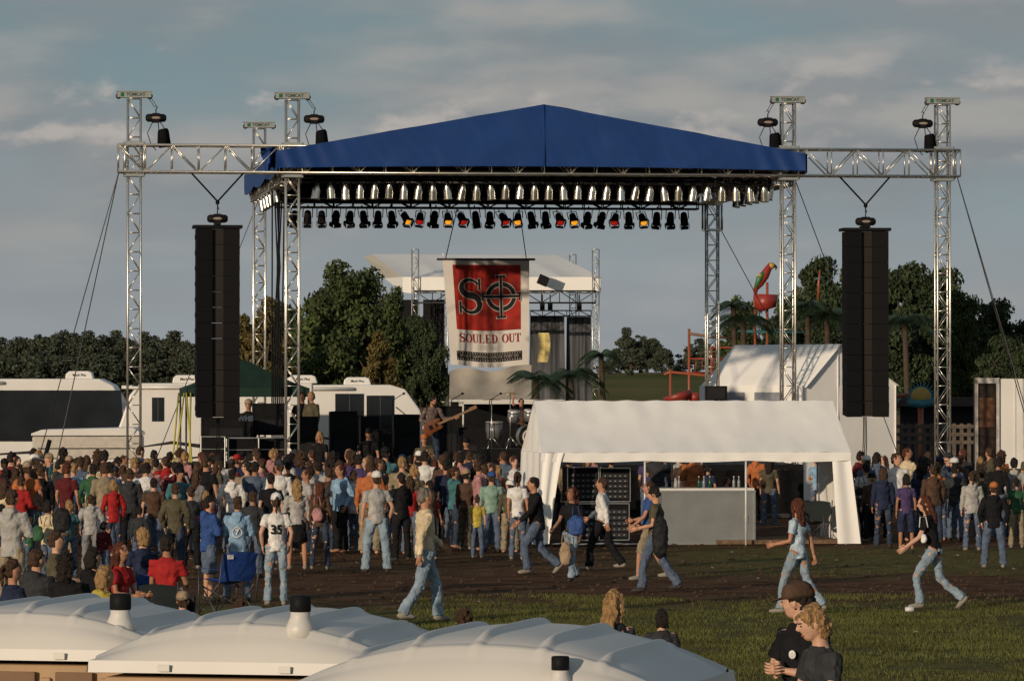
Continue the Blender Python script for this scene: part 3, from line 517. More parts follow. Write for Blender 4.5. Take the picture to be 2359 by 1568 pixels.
for px,w,y0,y1,d in((790,60,948,1068,107),(850,40,960,1068,108),(875,60,990,1066,106.5),(935,58,955,1058,109),(1030,62,936,1055,110),(700,60,960,1070,106),(1080,50,985,1060,106.2)): onstage(px,d,w,.6,y0,y1,'speaker_cabinet','black speaker cabinet standing on the stage','speaker',edge=2,group='stage speakers')
o=onstage(520,107,110,.7,962,1008,'mixing_desk','black monitor mixing desk on stage side','mixing desk',edge=2)
onstage(620,108,75,.5,930,1000,'amplifier_rack','black amplifier rack under green canopy','amplifier rack',edge=2)
t=textmb('WHS',.16,.01); top(mk('case_lettering',(t,[M('paint_white',(.7,.7,.7),.6)]),None,S(-6.95,.2,2.35),YAW),'white stencil lettering on black road case','lettering')
d=118
m=MB(); W=235*d/F; z1=gz(925,d); z0=.9
for s in(-1,1): m.box((s*W/2,0,(z0+z1)/2),(.1,.3,z1-z0))
m.box((0,0,z1),(W+.1,.3,.12)); m.box((0,1.5,z1+.02),(W,3,.06)); m.box((0,0,z0-.05),(W,.3,.15)); m.mi=1; m.box((0,2.5,(z0+z1)/2),(W,.1,z1-z0)); m.mi=0
for a in(-.4,.4): m.cyl((W*a,1,.5),(W*a+.25,1,.5),.5,None,14)
top(mk('box_trailer',(m,[GEL,BLK]),None,(gx(1180,d),d,0),YAW),'white framed open trailer parked behind the drum kit','trailer')
DS=S(.2,5.6,1.26); CR=M('drum_chrome',(.5,.5,.48),.3,.9); SH=M('drum_shell',(.2,.21,.22),.3,.4); SKN=M('drum_head',(.6,.58,.55),.5)
o=top(mk('drum_kit',None,None,DS,YAW),'silver drum kit with cymbals on the stage','drum kit')
ri=MB(); ri.box((0,.3,.15),(2.2,1.9,.3)); mk('riser',(ri,[BLK]),o)
def drum(x,y,z,r,L,ax,nm):
    m=MB(); a=Vector(ax).normalized(); p=Vector((x,y,z)); m.cyl(p-a*L/2,p+a*L/2,r,None,20); m.mi=1; m.cyl(p-a*(L/2+.01),p-a*(L/2-.02),r*1.03,None,20); m.mi=2; m.cyl(p-a*(L/2+.014),p-a*(L/2+.008),r*.94,None,20); mk(nm,(m,[SH,CR,SKN if nm!='bass_drum' else BLK]),o)
drum(.15,-.4,.6,.3,.45,(0,1,0),'bass_drum'); drum(-.2,-.2,1.1,.15,.25,(0,.3,-1),'tom_drum'); drum(.2,-.2,1.12,.15,.25,(0,.3,-1),'tom_drum'); drum(-.65,.1,.75,.21,.4,(0,.1,-1),'floor_tom'); drum(.6,.2,.9,.18,.16,(0,.2,-1),'snare_drum')
for x,y,z in((-.75,-.2,1.5),(.8,-.2,1.45),(-.3,-.3,1.65),(.95,.3,1.2)):
    m=MB(); m.tube([(x,y,z),(x,y,z+.012),(x,y,z+.03)],[.24,.2,.03],18); m.mi=1; m.cyl((x,y,.3),(x,y,z),.012,None,5)
    for a in range(3): m.cyl((x,y,.6),(x+.25*math.cos(a*2.1),y+.25*math.sin(a*2.1),.3),.01,None,4)
    mk('cymbal',(m,[M('brass',(.5,.35,.13),.35,.9),CR]),o)
rg=MB(); rg.grid(lambda u,w:(.15+(.15+.04*w)*math.cos(u*6.2832),-.65,.6+(.15+.04*w)*math.sin(u*6.2832)),24,1); mk('drum_emblem',(rg,[SKN]),o)
def stg(u,v,rot,h,tc,bc,hc,lab,vk,capc='black',z=1.26,tn='shirt',sk=1):
    q=S(u,v,z); return person(variant(**vk),q.x,q.y,q.z,YAW+rad(rot),h,tc,bc,hc,lab,capc,None,1,sk,tn)
stg(.30,6.3,180,1.42,'brown','black','dark','drummer seated behind the silver drum kit',dict(legs='sit',aL='fwd',aR='up'),z=1.62)
PLD=M('plaid_shirt',(.14,.1,.09),.8,0,.7,14)
g_=stg(-2.45,1.8,200,1.68,'brown','darkdenim','dark','bearded musician in plaid shirt playing bass guitar',dict(legs='wide',aL='neck',aR='strum',top_='long',nod=14,lean=12),z=1.2)
for c in g_.children:
    if c.name.startswith('shirt'): c.material_slots[0].material=PLD
bd=MB(); bd.ell((0,.205,1.54),(.055,.05,.06),10,8); mk('beard',(bd,[hairm('dark')]),g_)
gt=MB(); gt.ell((-.02,0,0),(.2,.028,.15),16,8); gt.ell((-.16,0,-.02),(.14,.028,.17),14,8); gt.ell((.12,0,.09),(.1,.022,.05),10,6); gt.ell((.12,0,-.09),(.09,.022,.05),10,6)
q=S(-2.4,1.45,2.16); gt_=top(mk('bass_guitar',(gt,[M('sunburst_wood',(.16,.055,.02),.3)]),None,q),'brown wooden bass guitar held by the musician','bass guitar'); gt_.rotation_euler=(0,rad(-24),YAW)
nk=MB(); nk.box((.55,-.02,0),(.85,.025,.05)); nk.box((1.03,-.02,.01),(.18,.03,.08)); mk('neck',(nk,[M('maple',(.25,.14,.07),.4)]),gt_)
hw=MB(); hw.box((-.08,-.035,0),(.08,.02,.1)); hw.box((.06,-.035,0),(.04,.02,.09)); mk('pickup',(hw,[BLK]),gt_)
def at(px,d,z,rot,h,tc,bc,hc,lab,vk,capc='black',sk=1): return person(variant(**vk),gx(px,d),d,z,rad(rot),h,tc,bc,hc,lab,capc,None,1,sk)
at(850,105.6,.35,170,1.75,'black','black','dark','security guard in black shirt and cap at stage edge',dict(cap=1))
at(978,103.4,.25,180,1.74,'olive','black','dark','person in olive vest and orange cap by the stage',dict(cap=1,aL='clap',aR='hold'),'orange')
at(737,104.9,.35,160,1.7,'black','black','blonde','blonde woman standing at the stage side',dict(fem=1,hair='long'))
at(718,107.5,1.26,140,1.72,'olive','darkdenim','blonde','person in olive shirt standing on stage wing',dict(top_='jacket'))
at(697,108,1.26,170,1.7,'black','black','dark','person in black standing on stage wing',dict())
at(573,108.5,1.0,180,1.78,'black','black','dark','sound engineer in cap behind the monitor desk',dict(cap=1),'tan')
at(1075,104,.2,170,1.7,'black','black','dark','crew member in black standing near stage edge',dict(cap=1,aL='cross'))
for px in(1040,905,1128):
    m=MB(); m.cyl((0,0,0),(0,0,1.5),.012,None,5); m.cyl((0,0,1.5),(.25,-.1,1.65),.01,None,5); m.ell((.27,-.11,1.66),(.035,.03,.03),8,6)
    for a in range(3): m.cyl((0,0,.15),(.3*math.cos(a*2.1),.3*math.sin(a*2.1),0),.012,None,4)
    top(mk('microphone_stand',(m,[BLK]),None,(gx(px,105.5),105.5,1.27)),'black microphone stand on the stage','microphone stand')
# ---------- banner ----------
d=115.; bx=gx(1120,d); BW=200*d/F; BH=243*d/F; zt_=gz(600,d)
def ban(x,z):
    k=-z/BH; return (x*(1-.10*k)+.10*k, .03*math.sin(x*2.5+k*3)*k,z-.04*math.cos(x*2.6)*k)
def bsheet(x0,x1,z0,z1,nx=24,nz=30,off=0):
    m=MB(); m.grid(lambda a,b:(lambda p:(p[0],p[1]-off,p[2]))(ban(x0+(x1-x0)*a,z0+(z1-z0)*b)),nx,nz); return m
def bwrap(m,off):
    o=MB(); o.f=m.f; o.m=m.m; o.s=m.s; o.v=[(lambda p:(p[0],p[1]-off,p[2]))(ban(x,z)) for x,y,z in m.v]; return o
bo=top(mk('banner',(bsheet(-BW/2,BW/2,-BH,0),[M('banner_white',(.70,.66,.61),.7,0,.05,2)]),None,(bx,d,zt_),YAW*.5),'white hanging banner with red panel reading SOULED OUT','banner')
RED=M('banner_red',(.34,.02,.012),.6,0,.6,1.8); RDL=M('print_red',(.30,.02,.015),.6); BKP=M('print_black',(.012,.012,.012),.6); GYP=M('print_pale',(.5,.45,.4),.6)
mk('red_panel',(bsheet(-.88,.90,-1.80,-.11,24,24,.006),[RED]),bo)
def R_(m,x0,x1,z0,z1): m.add([(x0,0,z0),(x1,0,z0),(x1,0,z1),(x0,0,z1)],[(0,1,2,3)])
def stroke(m,P):
    vs=[]; N=len(P)
    for i,(x,z,w) in enumerate(P):
        a=P[max(i-1,0)]; b=P[min(i+1,N-1)]; dx,dz=b[0]-a[0],b[1]-a[1]; L=math.hypot(dx,dz) or 1; vs+=[(x-dz/L*w/2,0,z+dx/L*w/2),(x+dz/L*w/2,0,z-dx/L*w/2)]
    m.add(vs,[(2*i,2*i+1,2*i+3,2*i+2) for i in range(N-1)])
def glyph(ch,k=0,sw=.17):
    m=MB(); st=lambda x:(R_(m,x-k,x+.19+k,.05,.95),R_(m,x-.09-k,x+.28+k,-k,.05+k),R_(m,x-.09-k,x+.28+k,.95-k,1+k))
    if ch=='L': st(.1); R_(m,.38,.68,-k,.07+k); R_(m,.61,.68,.07,.3)
    if ch=='E': st(.1); R_(m,.38,.68,0,.07); R_(m,.61,.68,.07,.28); R_(m,.38,.64,.93,1); R_(m,.57,.64,.74,.93); R_(m,.29,.5,.48,.55); R_(m,.45,.5,.4,.48)
    if ch=='T': R_(m,.27,.46,.05,.93); R_(m,.17,.56,0,.05); R_(m,.02,.71,.93,1); R_(m,.02,.09,.72,.93); R_(m,.64,.71,.72,.93)
    if ch=='D': st(.1); m.grid(lambda a,b:((.3+(.26+.19*b)*math.cos((a-.5)*3.1416)),0,.5+(.44+.06*b)*math.sin((a-.5)*3.1416)),20,1)
    if ch=='O': m.grid(lambda a,b:(.4+(.22+(.19+k)*b-k*(1-b))*math.cos(a*6.2832),0,.5+(.44+(.07+k)*b)*math.sin(a*6.2832)),28,1)
    if ch=='U': R_(m,.1,.29,.3,.95); R_(m,0,.38,.95,1); R_(m,.6,.67,.3,.95); R_(m,.5,.77,.95,1); stroke(m,[(.415+.22*math.cos(a),.3+.26*math.sin(a),.07+.12*max(0,-math.cos(a))) for a in [math.pi+math.pi*i/14 for i in range(15)]])
    if ch=='S':
        P=[]
        for i in range(15): a=rad(25+245*i/14); P.append((.37+.25*math.cos(a),.745+.225*math.sin(a),.06+sw*math.sin(math.pi*(i/29))**2+2*k))
        for i in range(1,16): a=rad(90-255*i/15); P.append((.37+.27*math.cos(a),.275+.245*math.sin(a),.06+sw*math.sin(math.pi*((14+i)/29))**2+2*k))
        stroke(m,P); R_(m,.62-k,.68+k,.68-k,1+k); R_(m,.03-k,.09+k,-k,.34+k)
    return m
def word(t,h,sp=1.0,k=0):
    m=MB(); x=0
    for ch in t:
        if ch==' ': x+=.5*h; continue
        g=glyph(ch,k); m.add([(vx*h+x,0,vz*h) for vx,_,vz in g.v],g.f); x+=.82*h*sp
    w=x-.1*h; m.v=[(a-w/2,b,c) for a,b,c in m.v]; return m
def ring(cx,cz,k):
    m=MB(); m.grid(lambda a,b:(cx+(.30-k+(.105+2*k)*b)*math.cos(a*6.2832),0,cz+(.27-k+(.105+2*k)*b)*math.sin(a*6.2832)),40,1); return m
def bars(cx,cz,k):
    m=MB(); w=.03+k; R_(m,cx-w,cx+w,cz-.5,cz+.5); R_(m,cx-.48,cx-w,cz-w,cz+w); R_(m,cx+w,cx+.48,cz-w,cz+w)
    for s in(-1,1):
        z0,z1=sorted((cz+s*.5,cz+s*(.55+k))); R_(m,cx-.13-k,cx+.13+k,z0,z1); x0,x1=sorted((cx+s*.48,cx+s*(.52+k))); R_(m,x0,x1,cz-.11-k,cz+.11+k)
    return m
def bigS(k): 
    g=glyph('S',k/1.0,.13); m=MB(); m.add([(x*.9-.79,0,z*.9-1.37) for x,_,z in g.v],g.f); return m
mk('emblem_outline',(bwrap(join(bigS(.022),ring(.37,-.93,.022)),.012),[GYP]),bo); mk('emblem',(bwrap(join(bigS(0),ring(.37,-.93,0)),.018),[BKP]),bo)
mk('emblem_outline',(bwrap(bars(.37,-.93,.02),.024),[GYP]),bo); mk('emblem',(bwrap(bars(.37,-.93,0),.030),[BKP]),bo)
mk('lettering',(bwrap(word('SOULED OUT',.225,.98).xf(Matrix.Translation((0.03,0,-2.12))),.014),[RDL]),bo)
NXP=79; fsm=bsheet(-.93,.93,-2.60,-2.36,NXP,9,.008)
for i in range(NXP):
    for j in(1,7):
        if i%3==1: fsm.m[j*NXP+i]=1
mk('film_strip',(fsm,[BKP,GYP]),bo)
fs=textmb('WHAT HAPPENS BEFORE THEY SO',.108,.003).xf(Matrix.Translation((0,0,-2.48)))
mk('film_strip_lettering',(bwrap(fs,.02),[GYP]),bo)
pb=MB(); pb.cyl((-1.28,0,.03),(1.28,0,.03),.03); mk('pole',(pb,[STEEL]),bo)
for x,t in((-1.05,(-1.05+.3,-.2,2.6)),(1.05,(.85,-.2,2.6))):
    m=MB(); m.cyl((x,0,.05),(t[0],t[1],gz(478,d)-zt_),.012,None,4); mk('rope',(m,[BLK]),bo)
# green canopy
GR=M('green_canvas',(.012,.035,.025),.8,0,.2,3,.3,5)
gc=MB(); hx,hy=1.5,1.5; ap=(0,0,gz(826,110)); ez=gz(893,110)
for a,b in(((-hx,-hy),(hx,-hy)),((hx,-hy),(hx,hy)),((hx,hy),(-hx,hy)),((-hx,hy),(-hx,-hy))):
    gc.grid(lambda u,w:tuple((a[i]+(b[i]-a[i])*u)*(1-w) for i in(0,1))+(ez+(ap[2]-ez)*(w**1.15)-.06*math.sin(u*3.14)*(1-w),),8,6)
    gc.add([(a[0],a[1],ez),(b[0],b[1],ez),(b[0],b[1],ez-.22),(a[0],a[1],ez-.22)],[(0,1,2,3)])
o=top(mk('canopy_tent',(gc,[GR]),None,(gx(562,110),110,0),YAW),'dark green pop-up canopy beside the stage','canopy')
for a in(-1,1):
    for b in(-1,1): m=MB(); m.cyl((a*hx,b*hy,0),(a*hx,b*hy,ez),.025,None,6); mk('leg',(m,[STEEL]),o)
for px,px2 in((412,395),(425,400),(430,445),(440,436)):
    m=MB(); a=Vector((gx(px,108.3),108.3,gz(905,108.3))); b=Vector((gx(px2,107),107,.9)); m.cyl((0,0,0),b-a,.022,None,4); top(mk('tie_down_strap',(m,[M('yellow_strap',(.5,.45,.08),.6)]),None,a),'yellow tie-down strap holding the green canopy','strap','tie-down straps')
# ---------- RVs ----------
BKS=M('decal_black',(.02,.02,.022),.5); 
def rv(px0,px1,d,y0,prof,wins,decals,acs,label):
    x0,x1=gx(px0,d),gx(px1,d); L=x1-x0; H=gz(y0,d)
    m=MB(); m.prism([(x*L,.45+z*(H-.45)) for x,z in prof],0,2.5)
    o=top(mk('motorhome',(m,[GEL]),None,(x0,d,0),rad(2),bevel=.05),label,'motorhome','parked motorhomes')
    for w in wins: 
        m=MB(); m.prism([(x*L,.45+z*(H-.45)) for x,z in w],-.02,.03); mk('window',(m,[GLS]),o)
        xs_=[p[0] for p in w]; zs_=[p[1] for p in w]; m=MB()
        f=.5; m.box(((min(xs_)+(max(xs_)-min(xs_))*f)*L,-.024,.45+(min(zs_)+max(zs_))/2*(H-.45)),(.025,.012,(max(zs_)-min(zs_))*(H-.45)*.96))
        mk('window_frame',(m,[STEEL]),o)
    for w in decals:
        m=MB(); m.tube([(x*L,-.006,.45+z*(H-.45)) for x,z,_ in w],[(.004,r) for _,_,r in w],6,(0,1,0)); mk('stripe',(m,[BKS]),o)
    for a in acs:
        m=MB(); m.prism([(-.42,0),(.42,0),(.36,.2),(.25,.24),(-.3,.24),(-.4,.16)],.7,1.5); k=mk('air_conditioner',(m,[GEL]),o,(a*L,0,H-.01),bevel=.03)
        k=mk('lettering',(textmb('Mach Plus',.1,.001).xf(Matrix.Translation((0,.69,.12))),[BKS]),k)
    for a in(.2,.78):
        m=MB(); m.tube([(0,-.03,0),(0,.25,0)],[.42,.42],18); m.mi=1; m.tube([(0,-.05,0),(0,-.02,0)],[.22,.22],14); mk('wheel',(m,[M('rubber',(.02,.02,.02),.8),ALU]),o,(a*L,0,.43))
    m=MB(); m.cyl((.05*L,-.08,H-.12),(.6*L,-.08,H-.12),.05); mk('awning',(m,[GEL]),o)
    return o
capR=[(0,0),(1,0),(1,.45),(.985,.75),(.955,.93),(.91,1),(0,1)]; capL=[(0,.0),(1,0),(1,1),(.14,1),(.09,.88),(.045,.6),(.012,.42),(.0,.25)]
rv(-420,292,131,872,capR,[[(.1,.35),(.92,.35),(.96,.42),(.985,.6),(.98,.88),(.1,.88)]],[[(.5,.2,.02),(.7,.24,.05),(.9,.3,.01)]],[.42,.84],'white motorhome with long dark side windows')
rv(258,720,126,882,capL,[[(.2,.6),(.26,.6),(.26,.85),(.2,.85)]],[[(.1,.32,.01),(.3,.38,.05),(.6,.3,.08),(.9,.4,.02)],[(.08,.2,.01),(.4,.22,.03),(.8,.3,.01)]],[.37,.95],'white motorhome with rounded front and dark swoosh decals')
rv(560,985,133,886,[(0,0),(1,0),(1,.3),(.99,.5),(.96,.72),(.88,.95),(.8,1),(0,1)],[[(.5,.32),(.655,.32),(.655,.9),(.5,.9)],[(.67,.45),(.82,.45),(.82,.88),(.67,.88)]],[[(.3,.45,.01),(.6,.35,.06),(.95,.28,.02)],[(.45,.1,.01),(.7,.18,.05),(.98,.2,.01)],[(.83,.75,.02),(.95,.55,.01)]],[.3,.62],'white motorhome with dark windows and swoosh decals')
d=119; m=MB(); m.prism([(0,0),(2.9,0),(2.9,.62),(0,.62)],0,2); o=top(mk('camper_trailer',(m,[M('camper_cream',(.5,.46,.4),.5)]),None,(gx(75,d),d,gz(1058,d)-.0),rad(2),bevel=.04),'low cream folding camper trailer parked beside motorhomes','camper trailer')
m=MB(); m.prism([(-.03,.64),(2.93,.64),(2.93,.72),(2.7,.86),(.25,.8),(-.03,.7)],-.03,2.03); mk('lid',(m,[GEL]),o,bevel=.02)
for a in(1.2,): m=MB(); m.cyl((a,-.03,-.3),(a,.2,-.3),.34,None,16); mk('wheel',(m,[M('rubber',(.02,.02,.02),.8)]),o)
m=MB(); m.cyl((.15,-.04,.3),(2.75,-.04,.3),.012); mk('trim',(m,[BKS]),o)
# ---------- white front tent ----------
T=Matrix.Translation((3.62,87,0))@Matrix.Rotation(YAW,4,'Z'); EZ,RZ=1.82,2.83; tm=MB()
def ts(a,b):
    x=-3.08+6.16*a; sag=.03*abs(math.sin(a*math.pi*3))*math.sin(b*math.pi); fold=.006*math.sin(a*70+b*5)*(b**4+(1-b)**5)
    return (x*(1-.02*b),1.52*b-.03,EZ+(RZ-EZ)*b-sag-.03*math.sin(b*3.14)+.010*noise.noise((x*3,b*3,0))+fold)
tm.grid(ts,120,18); tm.grid(lambda a,b:(lambda p:(p[0],3.05-p[1],p[2]))(ts(a,b)),40,8)
tm.grid(lambda a,b:(-3.08+6.16*a,-.04-.012*math.sin(a*60)*b,EZ-.16*b-.03*abs(math.sin(a*math.pi*3))*b+.0),80,3)
for s in(-1,1): tm.grid(lambda a,b:(s*(3.08-.06*b+.015*math.sin(a*20)),3.05*a,EZ+b*(RZ-EZ)*(1-abs(a*2-1))),16,6)
o=top(mk('canopy_tent',(tm,[WHT]),None,T.translation,YAW),'white gabled vinyl marquee tent open at the front','tent')
c=MB(); c.grid(lambda a,b:(-3.10-.08*b+(.46-.20*b**.6)*a+.008*math.sin(a*14+b*3),-.05+.02*math.sin(a*11),EZ-b*1.8),18,16); c.grid(lambda a,b:(-3.10-.08*b+.015*math.sin(a*20+b*2),3.05*a,EZ-b*1.8),30,10); mk('side_curtain',(c,[WHT]),o)
c=MB(); c.grid(lambda a,b:(3.06+.22*b*(1-a)+.012*math.sin(a*22+b*2)-.02*math.sin(b*6),3.05*a,EZ-b*1.8),40,14); c.grid(lambda a,b:(2.70+.36*a+.22*b*(.55+.45*a),-.02-.02*math.sin(a*7),EZ-b*1.8),10,12); mk('side_curtain',(c,[WHT]),o)
for x,y in((-3.0,0.03),(-1.02,0.0),(.99,0.0),(3.0,0.03),(-3,3),(3,3),(0,3)): c=MB(); c.cyl((x,y,0),(x,y,EZ),.022,None,8); mk('pole',(c,[M('pole_white',(.6,.6,.58),.4)]),o)
c=MB(); c.grid(lambda a,b:(-3.1+2.5*a,-.25+.5*b,.03+.05*abs(noise.noise((a*9,b*4,0)))),24,5); mk('ground_flap',(c,[WHT]),o)
c=MB(); c.box((1.7,1.2,.05),(2.5,2,.08)); top(mk('wooden_pallet_floor',(c,[M('wood_floor',(.16,.1,.06),.8,0,.4,10)]),None,T.translation,YAW),'brown wooden floor boards inside the white tent','floor boards')
def TL(x,y,z=0): return T@Vector((x,y,z))
c=MB(); c.box((0,0,.53),(1.9,.03,1.02)); c.mi=1; c.box((0,0,1.05),(1.95,.06,.04)); c.box((-.95,-.01,.53),(.04,.05,1.04)); c.box((.95,-.01,.53),(.04,.05,1.04)); c.box((0,0,.02),(1.95,.06,.04)); c.box((.78,-.02,.5),(.08,.02,.14))
o=top(mk('serving_counter',(c,[M('panel_grey',(.2,.21,.21),.6,0,.1,3),ALU]),None,TL(.27,.35),YAW),'grey panelled counter with metal edging in tent','counter')
c=MB(); c.box((0,.4,1.09),(1.9,.8,.04)); mk('counter_top',(c,[GEL]),o)
for i,(x,col) in enumerate(((-.1,'g'),(0,'w'),(.12,'g'),(.6,'w'),(.70,'w'),(-.5,'w'))):
    c=MB(); c.tube([(0,0,0),(0,0,.13),(0,0,.17),(0,0,.21)],[.03,.03,.013,.013],8); o=top(mk('bottle',(c,[M('bottle_'+col,(.015,.09,.035) if col=='g' else (.25,.27,.27),.2)]),None,TL(.27+x,.7,1.11)),'small plastic drink bottle standing on the counter','bottle','bottles on the counter'); c=MB(); c.cyl((0,0,.21),(0,0,.23),.014); mk('bottle_cap',(c,[GEL]),o)
for x,z,w,h in((-2.15,.08,.62,.72),(-1.5,.08,.6,.72),(-2.12,.84,.62,.68),(-1.48,.84,.6,.66)):
    c=MB(); c.box((0,.4,h/2),(w,.8,h)); c.mi=1
    for s in(-1,1): c.box((s*w/2,0,h/2),(.018,.03,h)); c.box((0,0,h/2+s*h/2),(w,.03,.018))
    o=top(mk('rack_case',(c,[BLK,ALU]),None,TL(x,.9,z),YAW),'black equipment rack case with silver edging in tent','rack case','rack cases in the tent')
    for k in range(5):
        c=MB(); c.box((0,-.012,.1+k*(h-.15)/5),(w*.88,.02,(h-.2)/6)); c.mi=1
        for j in range(5): c.box((-.2+j*.1,-.026,.1+k*(h-.15)/5),(.03,.01,.02))
        mk('rack_unit',(c,[M('rack_face',(.03,.03,.034),.5),M('rack_knob',(.3,.3,.3),.4)]),o)
def chair(x,y,rz,mat,label,bottomh=.42,group='folding camp chairs',s=1):
    m=MB(); m.grid(lambda a,b:(-.27+.54*a,-.22+.5*b,bottomh-.07*math.sin(a*3.14)*math.sin(b*3.14)+.02*b),8,8); o=top(mk('camp_chair',(m,[mat]),None,(x,y,0),rz,s),label,'camp chair',group)
    b=MB(); b.grid(lambda a,c:(-.28+.56*a+.02*math.sin(c*8+a*5),-.22-.16*c-.05*math.sin(a*3.14),bottomh-.02+.40*c+.03*math.sin(a*3.14)),8,8); mk('backrest',(b,[mat]),o)
    f=MB()
    for s_ in(-1,1):
        f.cyl((s_*.3,-.25,0),(s_*.28,.28,.42),.012,None,5); f.cyl((s_*.3,.28,0),(s_*.28,-.25,.42),.012,None,5); f.cyl((s_*.3,-.22,0),(s_*.29,-.4,.84),.012,None,5); f.cyl((s_*.3,.28,0),(s_*.3,.28,.62),.012,None,5)
        g=MB(); g.grid(lambda a,b:(s_*(.27+.08*a),-.32+.6*b,.62+.01*b),2,4); mk('armrest',(g,[mat]),o)
    f.cyl((-.3,-.22,0),(.3,.28,.4),.012,None,5); f.cyl((.3,-.22,0),(-.3,.28,.4),.012,None,5); mk('frame',(f,[STEEL]),o); return o
CHB=M('chair_blue',(.02,.06,.26),.7,0,.2,5,.5,8); CHD=M('chair_dark',(.014,.02,.022),.8); CHR=M('chair_red',(.2,.03,.02),.8)
d=dist(1412); k=chair(gx(525,d),d,rad(32),CHB,'empty blue folding camp chair on the dirt',.46); m=MB(); m.box((-.17,-.4,.8),(.09,.01,.06)); mk('label_patch',(m,[cloth('white')]),k)
for i,(px,d,rot) in enumerate(SEAT):
    nm,mt=[('dark',CHD),('dark',CHD),('blue',CHB),('dark',CHD),('red',CHR),('dark',CHD),('dark',CHD),('blue',CHB),('dark',CHD)][i%9]
    chair(gx(px,d),d,rad(rot),mt,nm+' folding camp chair with a person seated',.40,s=.92)
chair(gx(1875,88),88.3,rad(160),CHD,'dark folding chair standing inside the tent')
def bag(px,fy,z,c,label,nm='bag',off=-.3,sz=(.16,.09,.2)):
    d=dist(fy)+off; m=MB(); m.ell((0,0,0),sz,10,8); m.box((0,0,-.02),(sz[0]*1.5,sz[1]*1.5,sz[2]*1.4)); me=remesh(m,.02,.02,12); me.materials.append(M('bag_'+c,CL[c],.7,0,.2)); o=top(mk(nm,me,None,(gx(px,d),d,z)),label,'bag')
    s=MB(); s.tube([(-.06,0,.15),(-.05,0,.3),(.03,0,.3),(.06,0,.15)],.009,5); mk('strap',(s,[M('bag_'+c,CL[c])]),o)
bag(143,1352,1.05,'black','black backpack carried by woman in cream top','backpack',-.1); bag(732,1312,.95,'pink','pink shoulder bag on woman in brown top','bag',-.2,(.1,.07,.12)); bag(1303,1338,.45,'tan','tan shopping bag hanging from a hand','shopping_bag',-.3,(.1,.07,.2)); bag(88,1352,.85,'green','green plastic bag held by a woman','plastic_bag',-.3,(.1,.07,.13)); bag(606,1393,1.0,'black','black handbag worn by woman in jersey','handbag',-.15,(.1,.08,.17)); bag(1985,1245,1.0,'black','black waist bag on man in white','waist_bag',-.2,(.15,.08,.08)); bag(1522,1363,.85,'black','dark jacket draped over a carried arm','draped_jacket',-.22,(.13,.1,.34)); bag(1328,1338,.9,'blue','blue jacket tied around a waist','tied_jacket',-.12,(.15,.14,.17)); bag(2128,1400,1.0,'white','white paper cup held by woman','paper_cup',-.2,(.05,.05,.07))
# ---------- portable toilets ----------
TAN=M('toilet_tan',(.42,.28,.16),.6,0,.1,4); ROOF=M('toilet_roof_plastic',(.60,.575,.53),.45,0,.07,1.2,.03,3)
def rh(x,y):
    a=max(0,1-abs(x/.62)**2.3); b=max(0,1-abs(y/.64)**6); z=.165*a*b**.75+.015
    for rx in(-.42,-.22,.0,.22,.42):
        t=abs(x-rx)/.022
        if t<1 and abs(y)<.58: z+=.018*(1-t*t)*min(1,(.58-abs(y))*6)
    e=abs(y)-.50
    if 0<e<.06: z+=.014*math.sin(e/.06*3.14)
    return z
def toilet(px,d,rz,zr,pipe,label,sc_=1,ps=.75):
    x0=gx(px,d); b=MB(); b.box((0,0,zr/2-.025),(1.14,1.18,zr-.05))
    for sx in(-1,1):
        for k in range(4): 
            b.box((sx*.575,-.4+k*.26,zr*.5),(.03,.05,zr-.2)); b.box((-.4+k*.26,sx*.595,zr*.5),(.05,.03,zr-.2))
        b.box((sx*.575,0,zr-.22),(.035,1.18,.04)); b.box((0,sx*.595,zr-.22),(1.14,.035,.04))
    o=top(mk('portable_toilet',(b,[TAN]),None,(x0,d,0),rz,(sc_,sc_,1),bevel=.008),label,'portable toilet','portable toilets')
    r=MB(); r.grid(lambda a,c:((a-.5)*1.24,(c-.5)*1.28,rh((a-.5)*1.24,(c-.5)*1.28)),180,64)
    P=[(-.62,-.64),(.62,-.64),(.62,.64),(-.62,.64)]
    for i in range(4):
        p,q=P[i],P[(i+1)%4]; r.grid(lambda a,c:(p[0]+(q[0]-p[0])*a+(.010*c)*(1 if (p[0]+q[0])>0 else -1 if (p[0]+q[0])<0 else 0),p[1]+(q[1]-p[1])*a-(.010*c if i==0 else 0),.015-.045*c),4,2)
    r.box((0,0,-.028),(1.2,1.24,.01)); mk('roof',(r,[ROOF]),o,(0,0,zr))
    for gx_ in(-.3,.2): g=MB(); g.box((gx_,-.66,-.01),(.05,.012,.025)); mk('roof_clip',(g,[ROOF]),o,(0,0,zr))
    v=MB(); v.tube([(0,0,-.04),(0,0,.02),(0,0,.055),(0,0,.09)],[.09,.064,.048,.046],16); k=mk('vent_pipe',(v,[ROOF]),o,(pipe[0],pipe[1],zr+rh(*pipe)-.01),0,ps); v=MB(); v.tube([(0,0,.075),(0,0,.08),(0,0,.145),(0,0,.15)],[.046,.051,.051,.043],16); mk('vent_cap',(v,[BLK]),k)
    dd=MB(); dd.box((0,-.615,zr/2-.06),(.7,.03,zr-.35)); dd.mi=1; dd.box((.28,-.64,1.1),(.05,.03,.12)); mk('door',(dd,[TAN,GEL]),o)
    for k in range(3): vv=MB(); vv.box((-.25+.25*k,-.612,zr-.10),(.16,.02,.045)); mk('vent_grille',(vv,[M('vent_brown',(.2,.12,.07),.7)]),o)
toilet(650,17.3,rad(-13),2.13,(.22,-.50),'tan portable toilet with domed cream-white roof and black vent',.95,.84)
toilet(150,18.4,rad(-13),2.115,(.40,-.46),'tan portable toilet with domed roof at row end',.97,.88)
toilet(1190,14.2,rad(-14),2.235,(.30,-.62),'portable toilet with pale domed roof standing in front',.95,.58)
